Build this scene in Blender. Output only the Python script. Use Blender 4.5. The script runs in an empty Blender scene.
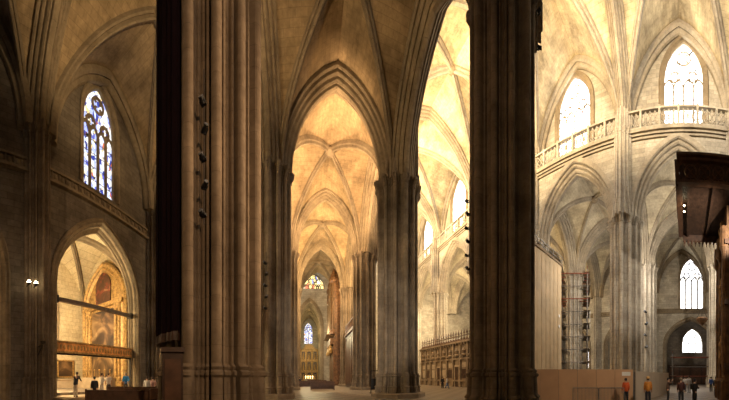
import bpy, bmesh, math, random
from math import sin, cos, pi, sqrt, atan2, radians, tan
from mathutils import Vector, Matrix
random.seed(7)
C = bpy.context.scene.collection
SC = bpy.context.scene

# ------------------------------------------------------------------ materials
def newmat(name):
    m = bpy.data.materials.new(name); m.use_nodes = True
    nt = m.node_tree
    b = nt.nodes.get('Principled BSDF')
    return m, nt, b
def N(nt, t, **kw):
    n = nt.nodes.new(t)
    for k, v in kw.items(): setattr(n, k, v)
    return n
def setin(n, **kw):
    for k, v in kw.items(): n.inputs[k.replace('_', ' ')].default_value = v
def rgba(c): return (c[0], c[1], c[2], 1.0)
def mixc(nt, blend, fac, a, b):
    n = N(nt, 'ShaderNodeMix', data_type='RGBA', blend_type=blend)
    if isinstance(fac, (int, float)): n.inputs[0].default_value = fac
    else: nt.links.new(fac, n.inputs[0])
    for i, v in ((6, a), (7, b)):
        if isinstance(v, tuple): n.inputs[i].default_value = rgba(v)
        else: nt.links.new(v, n.inputs[i])
    return n.outputs[2]
def stone(name, col, mode='wall', bw=0.95, rh=0.42, mortar=0.014, var=0.16, rough=0.9, stain=0.35, mc=0.55):
    m, nt, b = newmat(name)
    L = nt.links.new
    geo = N(nt, 'ShaderNodeNewGeometry')
    if mode == 'uv':
        uv = N(nt, 'ShaderNodeUVMap'); vec = uv.outputs[0]
    else:
        sp = N(nt, 'ShaderNodeSeparateXYZ'); L(geo.outputs['Position'], sp.inputs[0])
        sn = N(nt, 'ShaderNodeSeparateXYZ'); L(geo.outputs['True Normal'], sn.inputs[0])
        ax = N(nt, 'ShaderNodeMath', operation='ABSOLUTE'); L(sn.outputs[0], ax.inputs[0])
        ay = N(nt, 'ShaderNodeMath', operation='ABSOLUTE'); L(sn.outputs[1], ay.inputs[0])
        g = N(nt, 'ShaderNodeMath', operation='GREATER_THAN'); L(ax.outputs[0], g.inputs[0]); L(ay.outputs[0], g.inputs[1])
        mx = N(nt, 'ShaderNodeMix', data_type='FLOAT'); L(g.outputs[0], mx.inputs[0]); L(sp.outputs[0], mx.inputs[2]); L(sp.outputs[1], mx.inputs[3])
        cb = N(nt, 'ShaderNodeCombineXYZ'); L(mx.outputs[0], cb.inputs[0]); L(sp.outputs[2], cb.inputs[1])
        vec = cb.outputs[0]
    br = N(nt, 'ShaderNodeTexBrick')
    L(vec, br.inputs['Vector'])
    c1 = tuple(x*(1+var) for x in col); c2 = tuple(x*(1-var) for x in col)
    br.inputs['Color1'].default_value = rgba(c1); br.inputs['Color2'].default_value = rgba(c2)
    br.inputs['Mortar'].default_value = rgba(tuple(x*mc for x in col))
    setin(br, Scale=1.0, Mortar_Size=mortar, Mortar_Smooth=0.3, Brick_Width=bw, Row_Height=rh)
    n1 = N(nt, 'ShaderNodeTexNoise'); L(geo.outputs['Position'], n1.inputs['Vector']); setin(n1, Scale=0.35, Detail=6.0, Roughness=0.65)
    r1 = N(nt, 'ShaderNodeValToRGB'); L(n1.outputs['Fac'], r1.inputs[0])
    r1.color_ramp.elements[0].position = 0.35; r1.color_ramp.elements[1].position = 0.62
    d = 1-stain
    r1.color_ramp.elements[0].color = (d, d*0.97, d*0.93, 1); r1.color_ramp.elements[1].color = (1.05, 1.04, 1.0, 1)
    n2 = N(nt, 'ShaderNodeTexNoise'); L(geo.outputs['Position'], n2.inputs['Vector']); setin(n2, Scale=3.5, Detail=5.0, Roughness=0.7)
    r2 = N(nt, 'ShaderNodeValToRGB'); L(n2.outputs['Fac'], r2.inputs[0])
    r2.color_ramp.elements[0].position = 0.3; r2.color_ramp.elements[1].position = 0.7
    r2.color_ramp.elements[0].color = (.78, .77, .75, 1); r2.color_ramp.elements[1].color = (1.12, 1.12, 1.12, 1)
    c = mixc(nt, 'MULTIPLY', 1.0, br.outputs['Color'], r1.outputs[0])
    c = mixc(nt, 'MULTIPLY', 1.0, c, r2.outputs[0])
    L(c, b.inputs['Base Color'])
    b.inputs['Roughness'].default_value = rough
    b.inputs['Specular IOR Level'].default_value = 0.2
    bp = N(nt, 'ShaderNodeBump'); bp.inputs['Strength'].default_value = 0.35; bp.inputs['Distance'].default_value = 0.03
    ad = N(nt, 'ShaderNodeMath', operation='SUBTRACT'); L(n2.outputs['Fac'], ad.inputs[0]); L(br.outputs['Fac'], ad.inputs[1])
    L(ad.outputs[0], bp.inputs['Height']); L(bp.outputs[0], b.inputs['Normal'])
    return m
def plain(name, col, rough=0.6, metal=0.0, noise=0.25, scale=6.0, bump=0.0, spec=0.4):
    m, nt, b = newmat(name); L = nt.links.new
    tc = N(nt, 'ShaderNodeNewGeometry')
    n1 = N(nt, 'ShaderNodeTexNoise'); L(tc.outputs['Position'], n1.inputs['Vector']); setin(n1, Scale=scale, Detail=5.0, Roughness=0.6)
    r = N(nt, 'ShaderNodeValToRGB'); L(n1.outputs['Fac'], r.inputs[0])
    r.color_ramp.elements[0].position = .3; r.color_ramp.elements[1].position = .7
    r.color_ramp.elements[0].color = rgba(tuple(x*(1-noise) for x in col)); r.color_ramp.elements[1].color = rgba(tuple(min(1, x*(1+noise)) for x in col))
    L(r.outputs[0], b.inputs['Base Color'])
    b.inputs['Roughness'].default_value = rough; b.inputs['Metallic'].default_value = metal
    b.inputs['Specular IOR Level'].default_value = spec
    if bump:
        bp = N(nt, 'ShaderNodeBump'); bp.inputs['Strength'].default_value = bump; bp.inputs['Distance'].default_value = .05
        L(n1.outputs['Fac'], bp.inputs['Height']); L(bp.outputs[0], b.inputs['Normal'])
    return m
def emis(name, col, st):
    m, nt, b = newmat(name)
    b.inputs['Base Color'].default_value = rgba(col); b.inputs['Emission Color'].default_value = rgba(col)
    b.inputs['Emission Strength'].default_value = st
    return m
def glass_stained(name, stops, st, scale=3.0, lead=0.05, stretch=(1, 1, 0.6)):
    m, nt, b = newmat(name); L = nt.links.new
    g = N(nt, 'ShaderNodeNewGeometry')
    mp = N(nt, 'ShaderNodeMapping'); L(g.outputs['Position'], mp.inputs[0]); mp.inputs['Scale'].default_value = stretch
    v = N(nt, 'ShaderNodeTexVoronoi'); L(mp.outputs[0], v.inputs['Vector']); v.inputs['Scale'].default_value = scale
    s = N(nt, 'ShaderNodeSeparateColor'); L(v.outputs['Color'], s.inputs[0])
    r = N(nt, 'ShaderNodeValToRGB'); r.color_ramp.interpolation = 'CONSTANT'; L(s.outputs[0], r.inputs[0])
    els = r.color_ramp.elements
    while len(els) < len(stops): els.new(0.5)
    for e, (p, c) in zip(els, stops): e.position = p; e.color = rgba(c)
    ve = N(nt, 'ShaderNodeTexVoronoi', feature='DISTANCE_TO_EDGE'); L(mp.outputs[0], ve.inputs['Vector']); ve.inputs['Scale'].default_value = scale
    gt = N(nt, 'ShaderNodeMath', operation='GREATER_THAN'); L(ve.outputs['Distance'], gt.inputs[0]); gt.inputs[1].default_value = lead
    c = mixc(nt, 'MULTIPLY', 1.0, r.outputs[0], gt.outputs[0])
    L(c, b.inputs['Emission Color']); b.inputs['Emission Strength'].default_value = st
    b.inputs['Base Color'].default_value = (.02, .02, .02, 1); b.inputs['Roughness'].default_value = .3
    return m
def painting_mat(name, stops, scale=0.9, gloss=0.35):
    m, nt, b = newmat(name); L = nt.links.new
    g = N(nt, 'ShaderNodeNewGeometry')
    n = N(nt, 'ShaderNodeTexNoise'); L(g.outputs['Position'], n.inputs['Vector']); setin(n, Scale=scale, Detail=3.0, Roughness=.55, Distortion=0.8)
    r = N(nt, 'ShaderNodeValToRGB'); L(n.outputs['Fac'], r.inputs[0])
    els = r.color_ramp.elements
    while len(els) < len(stops): els.new(0.5)
    for e, (p, c) in zip(els, stops): e.position = p; e.color = rgba(c)
    L(r.outputs[0], b.inputs['Base Color']); b.inputs['Roughness'].default_value = gloss
    return m

WARM = (0.50, 0.385, 0.25)
M = {}
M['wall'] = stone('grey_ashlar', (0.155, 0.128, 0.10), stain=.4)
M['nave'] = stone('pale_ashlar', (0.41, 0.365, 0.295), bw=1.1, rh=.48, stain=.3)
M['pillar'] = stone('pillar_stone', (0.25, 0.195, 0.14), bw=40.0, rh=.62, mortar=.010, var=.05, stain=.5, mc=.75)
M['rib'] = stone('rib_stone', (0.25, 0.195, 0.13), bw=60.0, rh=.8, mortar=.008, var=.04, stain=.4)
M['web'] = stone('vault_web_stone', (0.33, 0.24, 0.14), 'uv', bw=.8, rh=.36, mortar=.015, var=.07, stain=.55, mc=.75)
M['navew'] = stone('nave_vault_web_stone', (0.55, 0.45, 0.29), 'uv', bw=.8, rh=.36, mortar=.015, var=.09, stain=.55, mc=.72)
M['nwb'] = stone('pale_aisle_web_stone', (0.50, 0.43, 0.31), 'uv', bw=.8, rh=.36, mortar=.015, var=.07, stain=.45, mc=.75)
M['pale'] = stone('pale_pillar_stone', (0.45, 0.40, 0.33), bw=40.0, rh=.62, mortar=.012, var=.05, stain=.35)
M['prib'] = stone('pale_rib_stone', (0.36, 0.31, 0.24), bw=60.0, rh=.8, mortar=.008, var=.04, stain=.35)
M['chapel'] = stone('chapel_stone', (0.55, 0.46, 0.31), bw=1.0, rh=.45, var=.06, stain=.2)
M['marble'] = plain('carved_marble', (0.20, 0.145, 0.09), .5, 0, .4, 1.2)
M['marble_light'] = plain('pale_marble', (0.36, 0.28, 0.19), .4, 0, .2, 2)
M['gold'] = plain('gilded_carving', (0.33, 0.20, 0.07), .5, .25, .6, 4, .6)
M['goldred'] = plain('gilded_red_frieze', (0.62, 0.27, 0.07), .5, .1, .5, 4, .3)
M['darkwood'] = plain('dark_carved_wood', (0.050, 0.026, 0.015), .5, 0, .5, 4, .4)
M['wood'] = plain('pew_wood', (0.085, 0.04, 0.02), .45, 0, .4, 3)
M['organ'] = plain('organ_walnut_gilt', (0.13, 0.065, 0.028), .5, .1, .6, 2.2, .5)
M['pipe'] = plain('organ_pipe_metal', (0.20, 0.14, 0.08), .35, .6, .2, 3)
M['ply'] = plain('plywood_hoarding', (0.50, 0.37, 0.22), .7, 0, .14, .6)
M['fence'] = plain('site_fence_board', (0.52, 0.31, 0.17), .7, 0, .12, .7)
M['fencepale'] = plain('pale_fence_board', (0.50, 0.41, 0.32), .7, 0, .12, .7)
M['steel'] = plain('galvanised_steel', (0.20, 0.18, 0.16), .5, .5, .3, 5)
M['rust'] = plain('oxide_red_steel', (0.25, 0.07, 0.04), .6, .2, .3, 5)
M['deck'] = plain('scaffold_deck', (0.22, 0.16, 0.1), .7, 0, .4, 3)
M['black'] = plain('black_metal', (0.012, 0.012, 0.013), .5, .2, .3, 8)
M['iron'] = plain('wrought_iron', (0.03, 0.024, 0.018), .55, .4, .4, 6)
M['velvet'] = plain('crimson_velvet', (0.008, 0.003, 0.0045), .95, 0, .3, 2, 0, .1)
M['white'] = plain('white_plate', (0.75, 0.73, 0.68), .5, 0, .05, 4)
M['dim'] = plain('lamp_glass', (0.15, 0.16, 0.18), .15, 0, .1, 4)
M['bulb'] = emis('lit_lamp', (1.0, .82, .5), 30)
M['candle'] = emis('lit_altar_lamp', (1.0, .72, .3), 4)
M['day'] = glass_stained('daylit_clear_glass', [(0, (1, .95, .85)), (.35, (1, .98, .93)), (.62, (1, .84, .64)), (.72, (1, .98, .95)), (.92, (.85, .84, 1))], 9, 2.0, .02)
M['day_far'] = glass_stained('bright_daylit_glass', [(0, (1, .96, .88)), (.5, (1, .98, .95))], 21, 2.0, .025)
M['day2'] = glass_stained('daylit_pale_glass', [(0, (.92, .95, 1)), (.4, (1, .98, .95)), (.8, (1, .96, .88))], 4.0, 2.0, .02)
M['stain'] = glass_stained('stained_blue_glass', [(0, (.03, .05, .35)), (.10, (.45, .52, 1)), (.26, (1, .98, .95)), (.66, (.7, .78, 1)), (.80, (.12, .14, .6)), (.88, (.75, .2, .1)), (.92, (.95, .75, .35))], 1.5, 4.2, .035, (1, 1, .6))
M['stain_warm'] = glass_stained('stained_yellow_glass', [(0, (1, .78, .3)), (.35, (1, .9, .6)), (.55, (.3, .35, .75)), (.7, (.8, .2, .1)), (.8, (1, .75, .3))], 2.0, 1.3, .05)
# floor
def floor_mat():
    m, nt, b = newmat('worn_marble_paving'); L = nt.links.new
    g = N(nt, 'ShaderNodeNewGeometry')
    ck = N(nt, 'ShaderNodeTexChecker'); L(g.outputs['Position'], ck.inputs['Vector']); ck.inputs['Scale'].default_value = 1.1
    ck.inputs['Color1'].default_value = (.25, .20, .15, 1); ck.inputs['Color2'].default_value = (.17, .135, .10, 1)
    n = N(nt, 'ShaderNodeTexNoise'); L(g.outputs['Position'], n.inputs['Vector']); setin(n, Scale=.8, Detail=6.0, Roughness=.6)
    r = N(nt, 'ShaderNodeValToRGB'); L(n.outputs['Fac'], r.inputs[0]); r.color_ramp.elements[0].color = (.6, .6, .6, 1); r.color_ramp.elements[1].color = (1.2, 1.2, 1.2, 1)
    L(mixc(nt, 'MULTIPLY', 1.0, ck.outputs[0], r.outputs[0]), b.inputs['Base Color'])
    b.inputs['Roughness'].default_value = .5
    return m
M['floor'] = floor_mat()

# ------------------------------------------------------------------ mesh buffer
class Buf:
    def __init__(s): s.v = []; s.f = []; s.uv = {}
    def quad(s, a, b, c, d):
        i = len(s.v); s.v += [tuple(a), tuple(b), tuple(c), tuple(d)]; s.f.append((i, i+1, i+2, i+3))
    def box(s, x0, x1, y0, y1, z0, z1):
        i = len(s.v)
        s.v += [(x, y, z) for z in (z0, z1) for x, y in ((x0, y0), (x1, y0), (x1, y1), (x0, y1))]
        s.f += [(i+3, i+2, i+1, i), (i+4, i+5, i+6, i+7), (i, i+1, i+5, i+4), (i+1, i+2, i+6, i+5), (i+2, i+3, i+7, i+6), (i+3, i, i+4, i+7)]
        return s
    def obox(s, c, u, hu, hv, z0, z1):        # box turned in plan; u = plan direction
        u = Vector((u[0], u[1])).normalized(); w = Vector((-u.y, u.x)); i = len(s.v)
        for z in (z0, z1):
            for a, b in ((-1, -1), (1, -1), (1, 1), (-1, 1)):
                p = Vector((c[0], c[1])) + u*hu*a + w*hv*b; s.v.append((p.x, p.y, z))
        s.f += [(i+3, i+2, i+1, i), (i+4, i+5, i+6, i+7), (i, i+1, i+5, i+4), (i+1, i+2, i+6, i+5), (i+2, i+3, i+7, i+6), (i+3, i, i+4, i+7)]
        return s
    def tube(s, a, b, r0, r1=None, n=8):
        a = Vector(a); b = Vector(b); r1 = r0 if r1 is None else r1
        d = (b-a).normalized(); t = Vector((0, 0, 1)) if abs(d.z) < .9 else Vector((1, 0, 0))
        u = d.cross(t).normalized(); w = d.cross(u); i = len(s.v)
        for p, r in ((a, r0), (b, r1)):
            for k in range(n):
                q = p + (u*cos(2*pi*k/n) + w*sin(2*pi*k/n))*r; s.v.append(tuple(q))
        for k in range(n):
            k2 = (k+1) % n; s.f.append((i+k, i+k2, i+n+k2, i+n+k))
        s.f.append(tuple(range(i+n-1, i-1, -1))); s.f.append(tuple(range(i+n, i+2*n)))
        return s
    def lathe(s, prof, n=16, c=(0, 0, 0), close=True):
        i = len(s.v); m = len(prof)
        for r, z in prof:
            for k in range(n): s.v.append((c[0]+r*cos(2*pi*k/n), c[1]+r*sin(2*pi*k/n), c[2]+z))
        for j in range(m-1):
            for k in range(n):
                k2 = (k+1) % n; s.f.append((i+j*n+k, i+j*n+k2, i+(j+1)*n+k2, i+(j+1)*n+k))
        if close:
            s.f.append(tuple(range(i+n-1, i-1, -1))); s.f.append(tuple(range(i+(m-1)*n, i+m*n)))
        return s
    def ball(s, c, rx, ry=None, rz=None, n=10, m=7):
        ry = rx if ry is None else ry; rz = rx if rz is None else rz; i = len(s.v)
        for j in range(1, m):
            for k in range(n):
                a = pi*j/m; s.v.append((c[0]+rx*sin(a)*cos(2*pi*k/n), c[1]+ry*sin(a)*sin(2*pi*k/n), c[2]+rz*cos(a)))
        t = len(s.v); s.v += [(c[0], c[1], c[2]+rz), (c[0], c[1], c[2]-rz)]
        for k in range(n):
            k2 = (k+1) % n
            s.f.append((t, i+k, i+k2)); s.f.append((t+1, i+(m-2)*n+k2, i+(m-2)*n+k))
            for j in range(m-2): s.f.append((i+j*n+k, i+(j+1)*n+k, i+(j+1)*n+k2, i+j*n+k2))
        return s
    def rings(s, outlines, cap=True):          # list of equal-length closed loops
        i = len(s.v); n = len(outlines[0])
        for o in outlines: s.v += [tuple(p) for p in o]
        for j in range(len(outlines)-1):
            for k in range(n):
                k2 = (k+1) % n; s.f.append((i+j*n+k, i+j*n+k2, i+(j+1)*n+k2, i+(j+1)*n+k))
        if cap:
            s.f.append(tuple(range(i+n-1, i-1, -1))); s.f.append(tuple(range(i+(len(outlines)-1)*n, i+len(outlines)*n)))
        return s
    def sweep(s, path, lat, prof, closed=False, capends=True):
        """path: 3D points in one vertical plane; lat: horizontal unit normal of it; prof: (inward, lateral)."""
        lat = Vector(lat); P = [Vector(p) for p in path]; n = len(P); m = len(prof)
        T = [(P[k+1]-P[k]).normalized() for k in range(n-1)]
        if closed: T.append((P[0]-P[-1]).normalized())
        i = len(s.v)
        for k in range(n):
            if closed: t0, t1 = T[k-1], T[k]
            else: t0, t1 = T[max(k-1, 0)], T[min(k, n-2)]
            n0 = lat.cross(t0); n1 = lat.cross(t1)
            nn = (n0+n1); nn.normalize(); nn /= max(.35, nn.dot(n0))
            for r, w in prof: s.v.append(tuple(P[k] + nn*r + lat*w))
        for k in range(n if closed else n-1):
            k2 = (k+1) % n
            for j in range(m-1): s.f.append((i+k*m+j, i+k2*m+j, i+k2*m+j+1, i+k*m+j+1))
        if capends and not closed:
            s.f.append(tuple(range(i, i+m))); s.f.append(tuple(range(i+(n-1)*m+m-1, i+(n-1)*m-1, -1)))
        return s
    def strip(s, axis, c0, c1, A, B, T):
        """wall slice between coordinates c0 and c1 across `axis`; along-coordinates A, bottoms B, tops T."""
        def P(c, a, z): return (c, a, z) if axis == 'x' else (a, c, z)
        i = len(s.v); n = len(A)
        for a, b, t in zip(A, B, T): s.v += [P(c0, a, b), P(c0, a, t), P(c1, a, b), P(c1, a, t)]
        for k in range(n-1):
            p = i+4*k; q = p+4
            s.f += [(p, q, q+1, p+1), (p+2, p+3, q+3, q+2), (p, p+2, q+2, q), (p+1, q+1, q+3, p+3)]
        s.f.append((i, i+1, i+3, i+2)); p = i+4*(n-1); s.f.append((p, p+2, p+3, p+1))
        return s
    def build(s, name, mat, parent=None, smooth=False, kind=None):
        me = bpy.data.meshes.new(name); me.from_pydata(s.v, [], s.f); me.update()
        if smooth:
            for p in me.polygons: p.use_smooth = True
        if not s.uv:
            bm = bmesh.new(); bm.from_mesh(me); bmesh.ops.recalc_face_normals(bm, faces=bm.faces); bm.to_mesh(me); bm.free()
        me.materials.append(mat)
        o = bpy.data.objects.new(name, me); C.objects.link(o)
        if parent:
            o.parent = parent
            o.matrix_parent_inverse = Matrix.Translation(-Vector(parent.location)) if parent.rotation_euler.z == 0 else parent.matrix_basis.inverted()
        if kind: o['kind'] = kind
        return o
def part(buf, name, mat, parent, smooth=False, label=None):      # mesh given in the parent's own coordinates
    o = buf.build(name, mat, None, smooth); o.parent = parent
    if label: o['label'] = label
    return o
def tag(o, label, cat, group=None):
    o['label'] = label; o['category'] = cat
    if group: o['group'] = group
    return o
def thing(name, label, cat, loc=(0, 0, 0), rz=0.0, group=None):
    o = bpy.data.objects.new(name, None); o.empty_display_size = .3; C.objects.link(o)
    o.location = loc; o.rotation_euler = (0, 0, rz)
    return tag(o, label, cat, group)
def copy_tree(o, parent=None):
    c = o.copy(); C.objects.link(c)
    if parent: c.parent = parent
    for ch in list(o.children): copy_tree(ch, c)
    return c

# ------------------------------------------------------------------ arch geometry
K = 1.36
def pk(t, k=K):
    R = (1+k*k)/2; t = min(max(t, 0), 1)
    return sqrt(max(0, R*R-(R-t)**2))/k
def ts(n): return [(j/n)**2*(1-.25)+.25*(j/n) for j in range(n+1)]
def us(n):
    h = [t-1 for t in ts(n)]
    return h + [-x for x in h[-2::-1]]
def arch_path(p0, p1, zs, h, n=14, k=K):
    p0 = Vector(p0); p1 = Vector(p1); c = (p0+p1)/2; d = (p1-p0)/2
    return [(c.x+d.x*u, c.y+d.y*u, zs+h*pk(1-abs(u), k)) for u in us(n)]
def latof(p0, p1):
    d = (Vector(p1)-Vector(p0)).normalized(); return Vector((-d.y, d.x, 0))
def mirror(half):
    return half + [(r, -w) for r, w in half[-2::-1]]
ARC = mirror([(-.25, -1.15), (.38, -1.15), (.50, -1.02), (.42, -.90), (.74, -.84), (.88, -.70), (.80, -.60), (1.10, -.52), (1.28, -.38), (1.20, -.28), (1.46, -.2), (1.52, 0)])
RIB = mirror([(-.15, -.24), (.16, -.24), (.26, -.17), (.22, -.11), (.42, -.09), (.46, 0)])
FRM = mirror([(-.1, -.45), (.22, -.45), (.34, -.32), (.28, -.22), (.5, -.12), (.54, 0)])

def vault(x0, x1, y0, y1, zs, h, web, n=14, ribs=True, k=K, name='ceiling', parent=None, boss=True, rib=RIB):
    U = us(n); m = len(U); cx, cy = (x0+x1)/2, (y0+y1)/2; sx, sy = (x1-x0)/2, (y1-y0)/2
    hh = [h*pk(1-abs(u), k) for u in U]
    def al(s_):
        L = [0]
        for j in range(1, m): L.append(L[-1]+sqrt(((U[j]-U[j-1])*s_)**2+(hh[j]-hh[j-1])**2))
        return L
    ax, ay = al(sx), al(sy)
    b = Buf(); F = []; UV = []
    for j in range(m):
        for i in range(m):
            b.v.append((cx+sx*U[i], cy+sy*U[j], zs+h*pk(1-min(abs(U[i]), abs(U[j])), k)))
    for j in range(m-1):
        for i in range(m-1):
            q = [(i, j), (i+1, j), (i+1, j+1), (i, j+1)]
            if i == j: T = [(q[0], q[2], q[1]), (q[0], q[3], q[2])]
            elif i+j == m-2: T = [(q[0], q[3], q[1]), (q[1], q[3], q[2])]
            else: T = [tuple(q[::-1])]
            for t in T:
                ci = sum(a for a, _ in t)/len(t); cj = sum(a for _, a in t)/len(t)
                mi = abs(ci-(m-1)/2); mj = abs(cj-(m-1)/2)
                F.append(tuple(a+bq*m for a, bq in t))
                UV.append([((cy+sy*U[bq], ax[a]) if mi < mj else (cx+sx*U[a], ay[bq])) for a, bq in t])
    b.f = F; b.uv = {1: 1}
    o = b.build(name, web, parent)
    o['kind'] = 'structure'
    uvl = o.data.uv_layers.new(name='UVMap'); li = 0
    for uvs in UV:
        for uv in uvs: uvl.data[li].uv = uv; li += 1
    if ribs:
        for p0, p1 in (((x0, y0), (x1, y1)), ((x0, y1), (x1, y0))):
            r = Buf().sweep(arch_path(p0, p1, zs, h, n, k), latof(p0, p1), rib)
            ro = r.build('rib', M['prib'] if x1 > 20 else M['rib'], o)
        if boss:
            z = zs+h
            Buf().lathe([(.05, -.75), (.3, -.68), (.5, -.5), (.55, -.3), (.45, -.1), (.2, 0)], 12, (cx, cy, z)).build('boss', M['rib'], o)
    return o

# ------------------------------------------------------------------ layout
YS = [-17.75+12.3*i for i in range(8)]     # -17.75 -5.45 6.85 19.15 31.45 43.75 56.05 68.35
XL, X1, X2, X3, X4, XR = -14.5, -2.96, 7.54, 27.0, 38.5, 50.0
ZS, HV = 17.7, 8.1          # springing and rise of the webs, near aisles
ZR, HR = 19.3, 8.7          # the aisles beyond the nave
G_ = .75                    # the webs spring from the pier faces, not their centres
def sp(x): return (ZS, HV) if x < 20 else (ZR, HR)
def zarch(y, y0, y1, x, g=G_):
    z, h = sp(x); c, q = (y0+y1)/2, (y1-y0)/2-g
    return z+h*pk(1-min(1, abs((y-c)/q)))
ZN, HN = 28.6, 12.6         # nave
# floor
fb = Buf(); fb.box(-26, 58, -20, 100, -.3, 0)
o = fb.build('floor', M['floor'], kind='structure')

# vaults
def ix(x): return 0 if x in (XL, XR) else G_
def bay(x0, x1, j, web=None): return vault(x0+ix(x0), x1-ix(x1), YS[j]+G_, YS[j+1]-G_, *sp(x1), web or M['web'])
def bay_r(x0, x1, j): return vault(x0+ix(x0), x1-ix(x1), YS[j]+G_, YS[j+1]-G_, *sp(x1), M['nwb'])
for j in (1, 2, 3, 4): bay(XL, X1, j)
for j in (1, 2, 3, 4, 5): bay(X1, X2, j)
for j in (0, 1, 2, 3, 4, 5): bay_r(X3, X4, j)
for j in (0, 1, 2, 3, 4, 5): bay_r(X4, XR, j)
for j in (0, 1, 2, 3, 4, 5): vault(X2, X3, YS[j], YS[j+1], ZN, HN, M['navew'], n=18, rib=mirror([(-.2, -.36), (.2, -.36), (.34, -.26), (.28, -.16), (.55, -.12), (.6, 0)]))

# transverse arches (each an arch of the ceiling) and arcade arches (walls)
tr = []
LARC = [(r_*.6, w*.85) for r_, w in ARC]
ARC_N = [(r_*.82, w*.85) for r_, w in ARC]
RARC = [(r_*.8, w) for r_, w in ARC]
def trans(xa, xb, y, zs, h, prof=LARC, n=14):
    b = Buf().sweep(arch_path((xa, y), (xb, y), zs, h, n), latof((xa, y), (xb, y)), prof)
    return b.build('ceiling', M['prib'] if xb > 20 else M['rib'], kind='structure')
for y in YS[2:6]: trans(XL, X1-G_, y, ZS, HV)
for y in YS[2:6]: trans(X1+G_, X2-G_, y, ZS, HV)
for y in YS[1:7]: trans(X3+G_, X4-G_, y, ZR, HR, RARC)
for y in YS[1:6]: trans(X4+G_, XR, y, ZR, HR, RARC)
NARC = [(r*.75, w*.75) for r, w in ARC]
for y in YS[1:7]: trans(X2, X3, y, ZN, HN, NARC, 18)
def arcade(x, j, nm):
    a, b_ = (x, YS[j]+G_), (x, YS[j+1]-G_)
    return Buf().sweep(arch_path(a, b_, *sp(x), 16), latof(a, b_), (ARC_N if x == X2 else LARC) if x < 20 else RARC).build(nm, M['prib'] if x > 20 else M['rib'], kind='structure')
for j in range(1, 6): arcade(X1, j, 'wall_north_arcade')
for j in range(1, 6): arcade(X2, j, 'wall_nave_left_arcade')
for j in range(0, 6): arcade(X3, j, 'wall_nave_right_arcade')
for j in range(0, 6): arcade(X4, j, 'wall_south_arcade')

# ------------------------------------------------------------------ windows
WN = [0]
def pointed(a0, a1, zs, h, n=10, k=1.5):
    c, s = (a0+a1)/2, (a1-a0)/2
    return [(c+s*u, zs+h*pk(1-abs(u), k)) for u in us(n)]
def window(axis, c, inward, a0, a1, z0, zs, zt, glass, lights=4, mull=.09, parent=None, kind=True, bars=True):
    """pointed window; plane `axis`=c; inward=+-1 = side where the viewer is."""
    WN[0] += 1
    def P(a, z, d=0): return (c+d*inward, a, z) if axis == 'x' else (a, c+d*inward, z)
    top = pointed(a0, a1, zs, zt-zs)
    b = Buf(); i = 0
    for a, z in top: b.v += [P(a, z0), P(a, z)]
    for k in range(len(top)-1): b.f.append((2*k, 2*k+2, 2*k+3, 2*k+1))
    fr = Buf()
    lat = Vector((1, 0, 0)) if axis == 'x' else Vector((0, 1, 0))
    path = [P(a0, z0)] + [P(a, z) for a, z in top] + [P(a1, z0)]
    # frame
    pr = [(-.12, -.3), (-.12, .3), (.14, .22), (.14, -.22)]
    t = (Vector(path[1])-Vector(path[0])); nn = lat.cross(t); mid = Vector(P((a0+a1)/2, z0))-Vector(path[0])
    if nn.dot(mid) < 0: lat = -lat
    fr.sweep(path, lat, pr+[pr[0]])
    w = a1-a0; r = mull
    def ztop(a): return zs+(zt-zs)*pk(1-abs(2*(a-a0)/w-1), 1.5)
    hz = zs - .15*(zs-z0)
    for k in range(1, lights):
        a = a0+w*k/lights
        fr.tube(P(a, z0, .02), P(a, min(hz, ztop(a)), .02), r, n=6)
    lw = w/lights
    for k in range(lights):                      # cusped heads
        la, lb = a0+w*k/lights, a0+w*(k+1)/lights
        hp = [P(a, z, .02) for a, z in pointed(la, lb, hz-.02, lw*.95, 5)]
        for p, q in zip(hp[:-1], hp[1:]): fr.tube(p, q, r*.85, n=5)
    rr = w*.17
    def ring(ca, cz, rad):
        pts = [P(ca+rad*cos(2*pi*q/14), cz+rad*sin(2*pi*q/14), .02) for q in range(15)]
        for p, q in zip(pts[:-1], pts[1:]): fr.tube(p, q, r*.8, n=5)
        for q in range(4):
            d = pi/4+pi*q/2; fr.tube(P(ca+rad*cos(d), cz+rad*sin(d), .02), P(ca+rad*.45*cos(d), cz+rad*.45*sin(d), .02), r*.7, n=5)
    ca = (a0+a1)/2; ring(ca, zt-(zt-zs)*.42, rr)
    ring(ca-w*.22, hz+lw*.95+rr*.35, rr*.75); ring(ca+w*.22, hz+lw*.95+rr*.35, rr*.75)
    if bars:
        q = z0+1.0
        while q < hz: fr.tube(P(a0, q, .03), P(a1, q, .03), .03, n=4); q += 1.05
    wo = fr.build('window_%d' % WN[0], M['rib'], kind='structure')
    b.build('pane', glass, wo)
    return wo

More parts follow.
